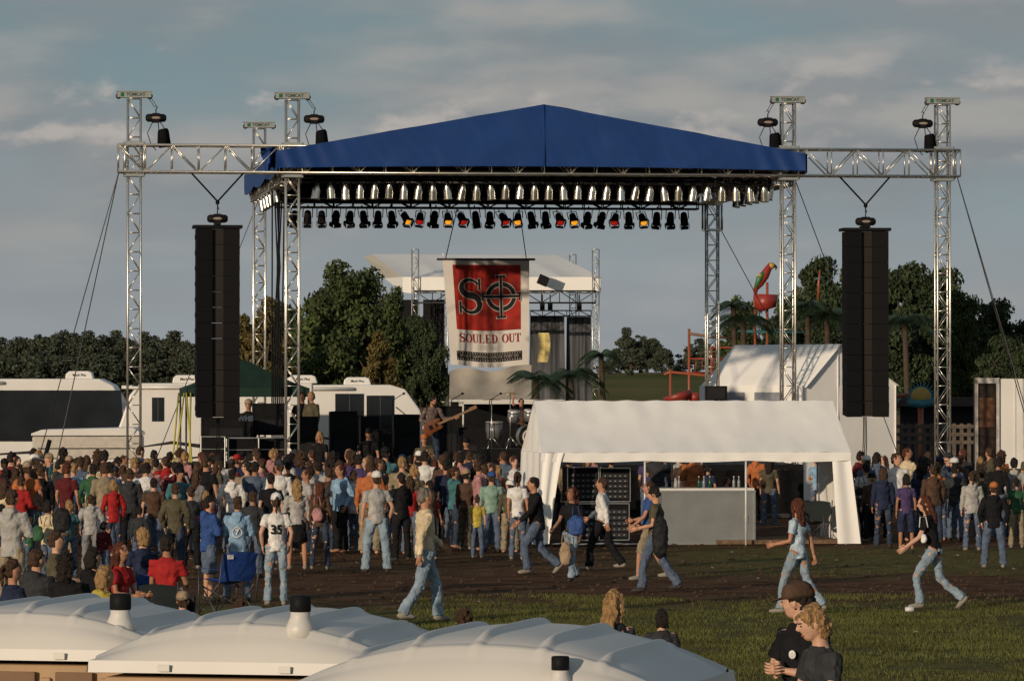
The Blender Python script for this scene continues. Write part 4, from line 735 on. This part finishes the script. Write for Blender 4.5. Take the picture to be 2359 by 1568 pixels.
# ---------- back right tent, truck, park ----------
A=Vector((gx(1850,120),120,0)); B=Vector((gx(2065,121.5),121.5,0)); ab=(B-A); pr=Vector((-ab.y,ab.x,0)).normalized()*3.6+Vector((-.9,0,0)); zr,ze=gz(793,121.5),gz(888,121)
m=MB(); Cc=A+pr; Dd=B+pr; mid=(A*.62+B*.38); apx=mid+Vector((0,0,zr)); apb=apx+pr; e=Vector((0,0,ze)); c0=A
def Q(l): return [tuple(v-c0) for v in l]
def quad(m,p,q,r,s,n=10,am=.03): 
    p,q,r,s=[v-c0 for v in(p,q,r,s)]; m.grid(lambda a,b:tuple((p*(1-a)+q*a)*(1-b)+(s*(1-a)+r*a)*b+Vector((0,-am*math.sin(a*3.14)*abs(math.sin(b*9)),0))),n,n)
quad(m,A,B,B+e,A+e,14); m.add(Q([A+e,B+e,apx]),[(0,1,2)]); quad(m,Cc,A,A+e,Cc+e); quad(m,Cc+e-Vector((0,0,.05)),A+e-Vector((0,0,.05))-pr*.03,apx-pr*.03,apb); quad(m,B+e-pr*.03,Dd+e,apb,apx-pr*.03); quad(m,B,Dd,Dd+e,B+e)
o=top(mk('marquee_tent',(m,[WHT]),None,A),'tall white gabled marquee tent behind the stage','tent')
w=MB()
for k in(.2,.55): a=Cc.lerp(A,k); b=Cc.lerp(A,k+.25); w.add([tuple(v-c0+Vector((-.04,-.04,0))) for v in(a+Vector((0,0,ze-.55)),b+Vector((0,0,ze-.55)),b+Vector((0,0,ze-.18)),a+Vector((0,0,ze-.18)))],[(0,1,2,3)])
mk('window',(w,[M('tent_window',(.25,.27,.3),.4)]),o)
for f in(0,.38,1):
    w=MB(); q=A.lerp(B,f)-c0; w.cyl((q.x-.02,q.y-.03,0),(q.x-.02,q.y-.03,ze+ (zr-ze if f==.38 else 0)),.02,None,6); mk('seam',(w,[WHT]),o)
d=113; x0=gx(2248,d); z1=gz(872,d); m=MB()
m.box((2.95,1.2,(z1+1)/2),(4.7,2.4,z1-1)) ; m.mi=1
for x in(0.02,.56): m.box((x,-.02,(z1+.9)/2),(.08,.1,z1-.9))
m.box((.29,-.02,z1-.05),(.62,.1,.14)); m.mi=2; m.box((.29,.9,(z1+1)/2),(.5,1.8,z1-1.2)); m.mi=0
for k in range(8): m.box((1.0+k*.55,-.012,(z1+1)/2),(.03,.02,z1-1.1))
o=top(mk('box_truck',(m,[GEL,M('weathered_metal',(.45,.42,.38),.6,0,.3),M('cargo_dark',(.03,.02,.015),.8)]),None,(x0,d,0),rad(-3)),'white box truck with open rear door and brown load','truck')
m=MB(); m.box((.29,-.03,gz(950,d)),(.4,.06,.75)); mk('cargo_panel',(m,[M('cargo_orange',(.11,.05,.025),.7,0,.4)]),o)
for x in(.2,3.8): m=MB(); m.cyl((x,.1,.5),(x+.3,.1,.5),.5,None,16); mk('wheel',(m,[M('rubber',(.02,.02,.02),.8)]),o)
d=124; x0,x1=gx(2060,d),gx(2250,d); m=MB(); WD=M('grey_wood',(.11,.085,.065),.8,0,.3)
for i in range(12): m.box(((x1-x0)*i/11,0,gz(975,d)/2),(.1,.1,gz(975,d)))
for z in(gz(982,d),gz(1000,d),gz(1018,d)): m.box(((x1-x0)/2,-.06,z),(x1-x0,.04,.1))
top(mk('wooden_fence',(m,[WD]),None,(x0,d,0)),'weathered wooden rail fence beside the tent','fence')
d=132; m=MB(); m.box((0,0,gz(935,d)/2),(3,.2,gz(935,d))); m.mi=1; m.prism([(-1.8,gz(935,d)),(1.8,gz(935,d)),(1.5,gz(915,d)),(-1.5,gz(915,d))],-1,1); top(mk('park_hut',(m,[M('hut_dark',(.03,.03,.035),.8),M('hut_roof',(.06,.045,.04),.8)]),None,(gx(2190,d),d,0)),'dark low hut with shingled roof behind the fence','hut')
ORG=M('slide_orange',(.30,.075,.03),.45); TEA=M('slide_teal',(.03,.15,.18),.45); REDP=M('pipe_red',(.24,.03,.02),.45); YEL=M('paint_yellow',(.42,.27,.05),.45); GRN=M('paint_green',(.03,.17,.05),.45)
d=128; m=MB(); cz=gz(915,d); m.cyl((0,0,0),(0,0,cz-.3),.07); m.mi=1
for k in range(13): 
    a=math.pi*k/12; m.add([(.3*math.cos(a-.12),0,cz+.3*math.sin(a-.12)),(.3*math.cos(a+.12),0,cz+.3*math.sin(a+.12)),(.52*math.cos(a),0,cz+.5*math.sin(a))],[(0,1,2)])
m.mi=2; m.tube([(0,.02,cz),(0,-.06,cz)],[.30,.28],18); m.mi=3; m.tube([(-.4,-.08,cz-.14),(0,-.08,cz-.2),(.4,-.08,cz-.12)],[(.03,.13)]*3,6,(0,1,0))
top(mk('park_sign',(m,[ORG,TEA,YEL,TEA]),None,(gx(2122,d),d,0)),'teal and yellow sunburst park sign on orange post','sign')
m=MB(); m.tube([(gx(2068,d),0,gz(912,d)),(gx(2100,d),0,gz(910,d)),(gx(2122,d),0,gz(925,d)),(gx(2122,d),0,0)],.06,8); top(mk('water_pipe',(m,[ORG]),None,(0,d+.5,0)),'curved orange water play pipe','pipe')
d=150; W=lambda px,py,o=0:(gx(px,d),o,gz(py,d))
def thing(nm,mb,mats,lab,cat,dd=d): return top(mk(nm,(mb,mats),None,(0,dd,0)),lab,cat)
m=MB()
for px,t in((1588,757),(1768,650),(1740,690),(1700,800),(1640,800),(1545,850),(1812,790)): m.tube([W(px,t),(gx(px,d),0,0)],.045,8)
m.mi=1
for a,b,y in((1588,1700,826),(1640,1812,800),(1545,1640,858),(1700,1812,840)): m.tube([W(a,y),W(b,y)],.035,6)
m.mi=2
for a,b,y in((1700,1800,762),(1740,1790,812),(1720,1860,765)): m.tube([W(a,y),W(b,y)],.035,6)
m.mi=0
for i in range(8): m.tube([W(1590+i*14,830),W(1590+i*14,850)],.018,4)
ps=thing('water_play_structure',m,[ORG,REDP,TEA],'orange and red water park climbing structure with pipes','water play structure')
m=MB(); m.tube([W(1530,862),W(1545,857),W(1600,862),W(1650,868),W(1695,850),W(1708,835)],.05,10); mk('slide',(m,[ORG]),ps)
m=MB(); m.tube([W(1700,845,-.3),W(1760,838,-.3),W(1800,835,-.3)],.07,8); mk('slide',(m,[TEA]),ps)
m=MB(); m.tube([W(1766,714),W(1764,708),W(1765,678)],[.22,.36,.42],14); mk('bucket',(m,[M('bucket_red',(.28,.03,.02),.4)]),ps)
m=MB(); m.tube([W(1588,768),W(1635,775),W(1680,778)],[(.12,.05),(.16,.05),(.12,.05)],8); mk('cargo_net',(m,[M('rope_brown',(.2,.12,.08),.8)]),ps)
m=MB(); m.tube([W(1738,672),W(1750,652),W(1762,634),W(1771,618),W(1777,608)],[.05,.15,.16,.12,.08],10); m.mi=1; m.tube([W(1742,664,-.1),W(1748,644,-.13),W(1760,628,-.1)],[.04,.1,.06],8); m.mi=2; m.tube([W(1744,640,-.05),W(1754,632,-.16)],[.04,.08],8); m.ell(W(1778,612),(.12,.12,.12)); m.mi=3; m.tube([W(1784,611,-.05),W(1789,616,-.05),W(1787,622,-.05)],[.05,.04,.01],8); m.mi=0; m.tube([W(1742,668),W(1739,690),W(1742,700)],[.07,.05,.02],6)
thing('parrot_sculpture',m,[M('parrot_red',(.26,.03,.02),.5),GRN,YEL,BLK],'painted parrot sculpture perched on the water bucket','sculpture')
m=MB(); m.tube([W(1895,690),W(1896,650),W(1899,618)],[.03,.05,.02],8); m.mi=1; m.tube([W(1889,640),W(1904,634)],.035,6); thing('parrot_sculpture',m,[ORG,TEA],'small orange and blue bird sculpture on pole among trees','sculpture',152)
d=128; m=MB(); m.tube([W(1565,925),W(1563,916),W(1560,906)],[.35,.4,.43],16); m.tube([W(1602,925),W(1602,904)],.16,10); thing('water_tub',m,[REDP],'round red orange water play tub','tub',d)
m=MB(); d=112; m.box(W(1650,905),(.55,.4,.36)); m.mi=1; m.box(W(1650,905,-.21),(.45,.02,.28)); o=thing('stage_speaker',m,[BLK,M('grille_dark',(.02,.02,.022),.7)],'small black speaker box behind the tent ridge','speaker',112)
m=MB(); m.cyl((gx(1650,d),0,0),(gx(1650,d),0,gz(920,d)),.05); mk('speaker_pole',(m,[BLK]),o)
# ---------- second stage ----------
D2=230; st2=top(mk('second_stage',None,None,(0,D2,0)),'distant festival stage with white roof and black curtains','stage')
X=lambda px,dd:gx(px,D2+dd); Z=lambda py,dd=0:gz(py,D2+dd)
m=MB(); a,b,c,e=(X(928,-3),-3,Z(638,-3)),(X(1385,-3),-3,Z(638,-3)),(X(1285,4),4,Z(588,4)),(X(858,4),4,Z(585,4))
def lerp4(a,b,c,e,u,v): return tuple((a[i]*(1-u)+b[i]*u)*(1-v)+(e[i]*(1-u)+c[i]*u)*v for i in range(3))
m.grid(lambda u,v:(lambda p:(p[0],p[1],p[2]-.08*abs(math.sin(u*15.7))*(1-v)))(lerp4(a,b,c,e,u,v)),40,8)
m.grid(lambda u,v:(lambda p:(p[0],p[1]-.02,p[2]-v*(.78+.08*abs(math.sin(u*15.7)))))(lerp4(a,b,b,a,u,0)),40,3)
bl=(X(838,10),10,Z(592,10)); m.add([a,e,bl,(bl[0]+1.2,8,bl[2]-1.2),(a[0],a[1],a[2]-.8)],[(0,1,2,3),(0,3,4)]); m.add([b,c,(c[0]+1,10,c[2]-1.2)],[(0,1,2)])
mk('roof',(m,[WHT]),st2)
t2=truss(10,.34,.34,.7,.03,.018,4).xf(UP).mesh('tower',[ALU])
for px,dd in((957,-3),(1373,-3),(1024,6),(1320,6)): mk('tower',t2,st2,(X(px,dd),dd,0))
m=truss(X(1373,-3)-X(955,-3),.5,.6,.9,.04,.02,4); mk('beam',(m,[STEEL]),st2,(X(955,-3),-3.2,Z(684,-3)))
m=MB()
for x0_,x1_,dd in((1222,1300,3.5),(1306,1362,3.9)): m.grid(lambda u,v:(X(x0_,4)+(X(x1_,4)-X(x0_,4))*(u+(u-.5)*.12*v),dd+.12*noise.noise((u*5,v*1.2,dd))+.02*math.sin(u*40+3*noise.noise((u*3,v,0))),Z(730,4)*(1-v)),60,10)
mk('curtain',(m,[M('curtain_grey',(.085,.088,.095),.95,0,.6,1.1,stretch=(3,3,.3),spec=.05)]),st2)
m=truss(X(1362,4)-X(1222,4),.3,.3,.6,.03,.02,4); mk('beam',(m,[STEEL]),st2,(X(1222,4),3.6,Z(722,4)))
for px in(940,1000): m=MB(); m.box((X(px,-1),-1,Z(780)),(1.1,.8,4.0)); mk('speaker_stack',(m,[BLK]),st2)
m=MB(); m.box((X(1100,0),0,.9),(9,6,1.8)); mk('platform',(m,[BLK]),st2)
for px in(1250,1268,1335): m=MB(); m.box((X(px,-2),-2,Z(708)),(.25,.25,.4)); m.cyl((X(px,-2),-2,Z(700)),(X(px,-2),-2,Z(680)),.03); mk('spotlight',(m,[BLK]),st2)
m=MB(); m.box((X(1252,-4),-4,Z(650)),(.55,.4,.5),Matrix.Rotation(.4,3,'Y')); mk('floodlight',(m,[BLK]),st2)
m=MB(); m.grid(lambda u,v:(X(1240,-3)+.55*u+.08*math.sin(v*4),-3.4+.1*math.sin(u*5),Z(768)-(1.5)*v),6,6); mk('flag',(m,[M('flag_yellow',(.42,.34,.14),.8,0,.6,2)]),st2)
m=MB(); m.grid(lambda a,b:(gx(1035+190*a,165),1.5*math.sin(b*1.5)+.1*math.sin(a*16)*b,gz(950-(95+12*a)*b**.8,165)+.1*math.sin(a*9)*b),30,8); top(mk('canvas_tent',(m,[M('canvas_beige',(.28,.25,.21),.8,0,.25,1.2,.3,4)]),None,(0,165,0)),'beige canvas tent behind the stage','tent')
# ---------- trees ----------
def quadmesh(name,P,mat):
    n=len(P); me=bpy.data.meshes.new(name); me.vertices.add(n*4); me.vertices.foreach_set('co',P.reshape(-1)); me.loops.add(n*4); me.loops.foreach_set('vertex_index',np.arange(n*4,dtype=np.int32)); me.polygons.add(n); me.polygons.foreach_set('loop_start',np.arange(0,n*4,4,dtype=np.int32)); me.polygons.foreach_set('loop_total',np.full(n,4,dtype=np.int32)); me.materials.append(mat); me.update(calc_edges=True); return me
def crownmesh(name,w,h,z0,nb,nl,ls,mat,rng):
    P=[]; lob=rng.uniform(0,6.28,4)
    for i in range(nb):
        while True:
            p=rng.uniform(-1,1,3)
            if (p**2).sum()<1: break
        p*=(.3+.7*rng.random())**.3; t=(p[2]+1)/2; wid=.78+.45*math.sin(min(1,t*1.1)*math.pi)-.3*t; az=math.atan2(p[1],p[0]); wid*=1+.16*math.sin(3*az+lob[0])+.1*math.sin(5*t*3+lob[1])
        c=np.array([p[0]*w/2*wid,p[1]*w/2*wid,z0+h*(.03+.90*t)+.05*h*math.sin(2*az+lob[2])*t]); r=w*rng.uniform(.04,.14)
        k=int(nl/nb*(r/(w*.09))**1.6); v=rng.normal(size=(k,3)); v/=np.linalg.norm(v,axis=1)[:,None]; v*=r*rng.uniform(.2,1.35,(k,1))**.7; v[:,2]*=.65; P.append(c+v)
    P=np.concatenate(P); n=len(P); a=rng.normal(size=(n,3)); a/=np.linalg.norm(a,axis=1)[:,None]; b=np.cross(a,rng.normal(size=(n,3))); b/=np.linalg.norm(b,axis=1)[:,None]; s=ls*rng.uniform(.6,1.3,(n,1)); a*=s; b*=s*.6
    return quadmesh(name,np.stack([P-a,P-b*.9,P+a,P+b*.9],axis=1).astype(np.float32),mat)
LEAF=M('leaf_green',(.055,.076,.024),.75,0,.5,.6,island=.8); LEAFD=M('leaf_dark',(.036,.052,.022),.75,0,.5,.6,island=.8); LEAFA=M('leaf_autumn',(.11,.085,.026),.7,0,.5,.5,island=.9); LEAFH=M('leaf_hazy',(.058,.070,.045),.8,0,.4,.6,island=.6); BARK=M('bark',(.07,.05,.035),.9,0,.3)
rng=np.random.default_rng(3); TM={}
def treemesh(k,w,h,nb,nl,ls,mat,trunk=.22,f=.1):
    z0=h*f; t=MB(); t.tube([(0,0,-.2),(.05,0,h*.15),(.0,.05,h*.4),(.1,0,h*.75)],[trunk*1.3,trunk,trunk*.7,trunk*.2],8)
    for i in range(7): a=i*2.4; q=h*(.2+.06*i); t.tube([(0,0,q),(w*.18*math.cos(a),w*.18*math.sin(a),q+h*.12),(w*.36*math.cos(a),w*.36*math.sin(a),q+h*.22)],[trunk*.5,trunk*.3,trunk*.1],6)
    TM[k]=(t.mesh('trunk',[BARK]),crownmesh('crown',w,h-z0,z0,nb,nl,ls,mat,rng))
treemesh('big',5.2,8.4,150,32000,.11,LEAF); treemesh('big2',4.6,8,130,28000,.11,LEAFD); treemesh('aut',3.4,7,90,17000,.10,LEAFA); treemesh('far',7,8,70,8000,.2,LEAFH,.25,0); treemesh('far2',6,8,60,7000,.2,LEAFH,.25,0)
def tree(k,px,d,ty,lab,wpx=None,rz=None):
    z=hill(0,d)-.1; H=gz(ty,d)-z; hh={'big':8.4,'big2':8,'aut':7,'far':8,'far2':8}[k]*1.0; s=H/hh; sx=s if not wpx else wpx*d/F/{'big':5.2,'big2':4.6,'aut':3.4,'far':7,'far2':6}[k]
    o=top(mk('tree',None,None,(gx(px,d),d,z),rz if rz is not None else random.uniform(0,6),(sx,sx,s)),lab,'tree','trees behind the stage'); mk('trunk',TM[k][0],o); mk('crown',TM[k][1],o)
L1='leafy green tree with dense crown behind the stage'; L2='dark green tree standing behind the water park'; L3='tree with yellowing autumn leaves behind the motorhomes'
tree('big',800,172,566,L1,270); tree('big2',740,176,612,L1,190); tree('aut',612,168,645,L3,140); tree('aut',568,176,690,L3,120); tree('big',905,178,632,L1,160); tree('big2',975,172,685,L1,130); tree('aut',870,166,730,L3,120); tree('big2',670,180,655,L1,160)
for px,ty,w,k in((1885,538,215,'big2'),(1975,580,190,'big'),(2070,555,220,'big2'),(2150,568,210,'big2'),(2210,630,150,'big'),(2285,648,190,'big2'),(2370,690,200,'big2'),(1830,635,140,'big'),(1780,690,130,'big2'),(1710,655,130,'big'),(2240,720,160,'big2'),(2330,740,160,'big2')): tree(k,px,200+random.uniform(-12,14),ty,L2,w)
LF='distant broadleaf tree in the far tree line'
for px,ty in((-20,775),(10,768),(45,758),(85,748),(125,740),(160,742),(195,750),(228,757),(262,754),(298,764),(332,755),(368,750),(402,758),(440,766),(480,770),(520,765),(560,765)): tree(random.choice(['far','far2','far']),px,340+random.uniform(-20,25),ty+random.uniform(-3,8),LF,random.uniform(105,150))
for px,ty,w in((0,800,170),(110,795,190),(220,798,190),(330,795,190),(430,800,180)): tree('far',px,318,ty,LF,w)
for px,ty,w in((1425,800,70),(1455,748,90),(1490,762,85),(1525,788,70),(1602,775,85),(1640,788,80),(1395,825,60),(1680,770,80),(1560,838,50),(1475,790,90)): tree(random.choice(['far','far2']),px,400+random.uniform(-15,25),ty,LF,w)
def palm(px,d,cy,r,lab):
    z=gz(cy,d); o=top(mk('palm_tree',None,None,(gx(px,d),d,0)),lab,'palm tree','palm trees'); t=MB(); t.tube([(0,0,0),(.08,0,z*.5),(0,0,z)],[.14,.1,.09],8); mk('trunk',(t,[BARK]),o)
    P=[]
    for i in range(20):
        a=i*2.39996; el=random.uniform(-.1,1.0); L=r*random.uniform(.85,1.15); dr=np.array([math.cos(a),math.sin(a)])
        for k in range(26):
            t_=k/25; q=L*t_; x=q*math.cos(el*.8); zz=q*math.sin(el*.8)-.75*L*t_**2.2; c=np.array([dr[0]*x,dr[1]*x,z+zz]); sd=np.array([-dr[1],dr[0],0]); w=.30*r*math.sin(.3+t_*2.7)**.6 if t_<.98 else .03
            for s in(-1,1):
                tip=c+sd*s*w+np.array([dr[0]*.12,dr[1]*.12,-.55*w]); f=np.array([dr[0],dr[1],0])*.02
                P.append([c-f,c+f,tip+f*.3,tip-f*.3])
    mk('crown',quadmesh('crown',np.array(P,dtype=np.float32),M('palm_green',(.04,.07,.038),.6,0,.4,2,island=.6)),o)
for px,cy,r in((1712,730,1.3),(1905,725,1.35),(2085,740,1.3),(1860,700,.9),(1315,862,1.25),(1235,868,1.15),(1385,815,.8),(1690,700,.8)): palm(px,150 if px>1400 else 148,cy,r,'artificial palm tree with drooping dark green fronds')
# ---------- ground ----------
xs=np.concatenate([np.linspace(-1500,-60,12),np.linspace(-50,50,41),np.linspace(60,1500,12)]); ys=np.concatenate([[-300,-50,0],np.linspace(10,240,47),np.linspace(250,440,20),[500,700,1000,2000,3500]])
m=MB(); nx=len(xs); vs=[(x,y,hill(x,y)+(.02*noise.noise((x*.4,y*.4,0)) if 20<y<110 else 0)-.01) for y in ys for x in xs]; m.add(vs,[(j*nx+i,j*nx+i+1,(j+1)*nx+i+1,(j+1)*nx+i) for j in range(len(ys)-1) for i in range(nx-1)],True)
gm=bpy.data.materials.new('ground_dirt_grass'); gm.use_nodes=True; n=gm.node_tree.nodes; l=gm.node_tree.links; b=n['Principled BSDF']; b.inputs['Roughness'].default_value=1; b.inputs['Specular IOR Level'].default_value=.05
tc=n.new('ShaderNodeTexCoord'); sp=n.new('ShaderNodeSeparateXYZ'); l.new(tc.outputs['Object'],sp.inputs[0])
def N(t,**k):
    q=n.new(t)
    for a,v in k.items(): setattr(q,a,v)
    return q
def noi(s,dt=6):
    q=N('ShaderNodeTexNoise'); q.inputs['Scale'].default_value=s; q.inputs['Detail'].default_value=dt; q.inputs['Roughness'].default_value=.65; l.new(tc.outputs['Object'],q.inputs['Vector']); return q.outputs[0]
def math_(op,a,c,d=None):
    q=N('ShaderNodeMath',operation=op)
    for i,v in enumerate((a,c,d)):
        if v is None: continue
        if isinstance(v,(int,float)): q.inputs[i].default_value=v
        else: l.new(v,q.inputs[i])
    return q.outputs[0]
def mr_(v,a,c,d=0,e=1):
    q=N('ShaderNodeMapRange'); q.interpolation_type='SMOOTHSTEP'; l.new(v,q.inputs[0])
    for i,k in enumerate((a,c,d,e)): q.inputs[i+1].default_value=k
    return q.outputs[0]
nb=noi(.35,7); yy=math_('MULTIPLY_ADD',nb,14,sp.outputs[1])
g1=mr_(yy,69,74,1,0); xg=mr_(sp.outputs[0],1.0,4.5)
g2=math_('MULTIPLY',math_('MULTIPLY',mr_(yy,78,83),mr_(yy,91,95,1,0)),math_('MULTIPLY_ADD',xg,.75,.12)); g3=mr_(yy,135,150)
gr=math_('MAXIMUM',g1,math_('MAXIMUM',g2,g3)); gr=math_('MULTIPLY',gr,mr_(noi(2.2,8),.38,.55,.35,1))
def mixc(f,a,c):
    q=N('ShaderNodeMix',data_type='RGBA'); l.new(f,q.inputs[0])
    for i,v in((6,a),(7,c)):
        if isinstance(v,tuple): q.inputs[i].default_value=(*v,1)
        else: l.new(v,q.inputs[i])
    return q.outputs[2]
dirt=mixc(mr_(noi(1.4,9),.35,.65),(.062,.031,.017),(.135,.074,.042)); grass=mixc(mr_(noi(3,9),.35,.65),(.075,.078,.022),(.16,.15,.05))
far=mixc(mr_(noi(.05,4),.4,.6),(.085,.10,.028),(.14,.12,.045)); col=mixc(gr,dirt,grass); col=mixc(mr_(sp.outputs[1],230,280),col,far); l.new(col,b.inputs['Base Color'])
bp=N('ShaderNodeBump'); bp.inputs['Strength'].default_value=.8; bp.inputs['Distance'].default_value=.06; l.new(noi(5,10),bp.inputs['Height']); l.new(bp.outputs[0],b.inputs['Normal'])
o=mk('ground',(m,[gm])); o['kind']='structure'; o['label']='trampled dirt and grass festival field'
def grassmesh(n,x0,x1,y0,y1,h,fn=None):
    X_=rng.uniform(x0,x1,n); Y_=rng.uniform(y0,y1,n); keep=np.array([noise.noise((a*.5,c*.5,2.))+.6*noise.noise((a*2,c*2,1.))+.25*rng.normal()>-.08+.05*max(0,(c-59)) for a,c in zip(X_,Y_)]); X_,Y_=X_[keep],Y_[keep]; k=len(X_)
    a=rng.uniform(0,6.28,k); hh=h*rng.uniform(.3,1.2,k); lx=rng.normal(0,.7,k)*hh; ly=rng.normal(0,.7,k)*hh; w=.006
    B=np.stack([X_,Y_,np.full(k,-.03)],1); T_=B+np.stack([lx,ly,hh+.03],1); W_=np.stack([np.cos(a)*w,np.sin(a)*w,np.zeros(k)],1)
    return np.stack([B-W_,B+W_,T_+W_*.25,T_-W_*.25],1)
G=np.concatenate([grassmesh(170000,-1.5,7.8,45,67,.034),grassmesh(22000,2.5,10,73,82,.03)]).astype(np.float32)
o=mk('grass',quadmesh('grass',G,M('grass_blade',(.10,.105,.034),.9,0,.4,.8,island=.7,spec=.05))); o['kind']='stuff'; o['label']='short trampled grass blades on the field'; o['category']='grass'
lt=MB()
for i in range(45): x=random.uniform(-6,9); y=random.uniform(56,84); lt.box((x,y,.015),(random.uniform(.02,.06),random.uniform(.02,.06),.01),Matrix.Rotation(random.random()*3,3,'Z')@Matrix.Rotation(.4*random.random(),3,'X'))
o=mk('litter',(lt,[M('litter_paper',(.24,.22,.2),.7,0,.5,2)])); o['kind']='stuff'; o['label']='scattered paper litter on the dirt'; o['category']='litter'
ck=MB()
for i in range(1200):
    x=random.uniform(-7,9); y=random.uniform(62,88); s_=random.uniform(.02,.06); ck.add([(x-s_,y,0),(x,y-s_,0),(x+s_,y,0),(x,y+s_,0),(x,y,s_*.6)],[(0,1,4),(1,2,4),(2,3,4),(3,0,4)])
o=mk('dirt_clods',(ck,[M('clod',(.07,.04,.023),1,0,.5,.7)])); o['kind']='stuff'; o['label']='loose clods of trampled dirt'; o['category']='dirt'
d=dist(1410); m=MB(); m.tube([(0,0,.035),(.12,0,.04)],[.03,.045],12); o=top(mk('plastic_cup',(m,[M('clear_plastic',(.6,.6,.62),.2)]),None,(gx(2085,d),d,.01)),'discarded clear plastic cup lying on the grass','cup')
# ---------- light, world, camera ----------
az=rad(214); el=rad(10)
sd=Vector((math.sin(az)*math.cos(el),math.cos(az)*math.cos(el),math.sin(el)))
L=bpy.data.lights.new('sun','SUN'); L.energy=3.0; L.angle=rad(.6); L.color=(1,.81,.60); so=bpy.data.objects.new('sun',L); COL.objects.link(so); so.rotation_euler=(-sd).to_track_quat('-Z','Y').to_euler()
w=bpy.data.worlds.new('World'); sc.world=w; w.use_nodes=True; n=w.node_tree.nodes; l=w.node_tree.links; bg=n['Background']
sky=n.new('ShaderNodeTexSky'); sky.sky_type='NISHITA'; sky.sun_disc=False; sky.sun_elevation=el; sky.sun_rotation=az
tc=n.new('ShaderNodeTexCoord'); sp=n.new('ShaderNodeSeparateXYZ'); l.new(tc.outputs['Generated'],sp.inputs[0])
def cnoise(off,scl,dt=9,rgh=.55):
    mp=N('ShaderNodeMapping'); mp.inputs['Scale'].default_value=scl; mp.inputs['Location'].default_value=off; l.new(tc.outputs['Generated'],mp.inputs[0]); q=N('ShaderNodeTexNoise'); q.inputs['Scale'].default_value=1; q.inputs['Detail'].default_value=dt; q.inputs['Roughness'].default_value=rgh; l.new(mp.outputs[0],q.inputs['Vector']); return q.outputs[0]
SC=(10,10,34); o1=(4.3,0,.6); c1=cnoise(o1,SC,7,.48); c2=cnoise((o1[0]-.10,0,o1[2]+.22),SC,7,.48)
lit=mr_(math_('SUBTRACT',c1,c2),-.05,.12); cov=math_('MULTIPLY',mr_(c1,.36,.60),mr_(sp.outputs[2],.020,.050,.35,1))
S2=(32,32,62); p1_=cnoise((1.7,0,2.2),S2,8,.52); p2_=cnoise((1.7-.12,0,2.2+.25),S2,8,.52); band=math_('MULTIPLY',mr_(sp.outputs[2],.046,.056),mr_(sp.outputs[2],.064,.080,1,0))
pc=math_('MULTIPLY',mr_(p1_,.48,.60),band); plit=mr_(math_('SUBTRACT',p1_,p2_),-.03,.13)
base=mixc(mr_(sp.outputs[2],0,.085),(.31,.345,.375),(.165,.26,.295)); thin=mixc(math_('MULTIPLY',mr_(cnoise((1,0,5),(5,5,45),6,.5),.35,.7),.75),base,(.26,.28,.30))
cl=mixc(lit,(.225,.24,.262),(.37,.35,.335)); mix1=mixc(math_('MULTIPLY',cov,.85),thin,cl)
mix1=mixc(math_('MULTIPLY',pc,.75),mix1,mixc(plit,(.255,.262,.278),(.49,.44,.41)))
s1=N('ShaderNodeVectorMath',operation='SCALE'); l.new(sky.outputs[0],s1.inputs[0]); s1.inputs[3].default_value=.085
fin=mixc(mr_(sp.outputs[2],.1,.5,.95,.4),s1.outputs[0],mix1)
l.new(fin,bg.inputs['Color']); bg.inputs['Strength'].default_value=1.0
cam=bpy.data.cameras.new('camera'); cam.sensor_width=36; cam.lens=F/2359*36; cam.clip_end=6000; cam.clip_start=.5; co=bpy.data.objects.new('camera',cam); COL.objects.link(co); co.location=(0,0,CH); co.rotation_euler=(rad(90)+math.atan(96/F),0,0); sc.camera=co
sc.view_settings.view_transform='Standard'; sc.view_settings.look='None'; sc.view_settings.exposure=0
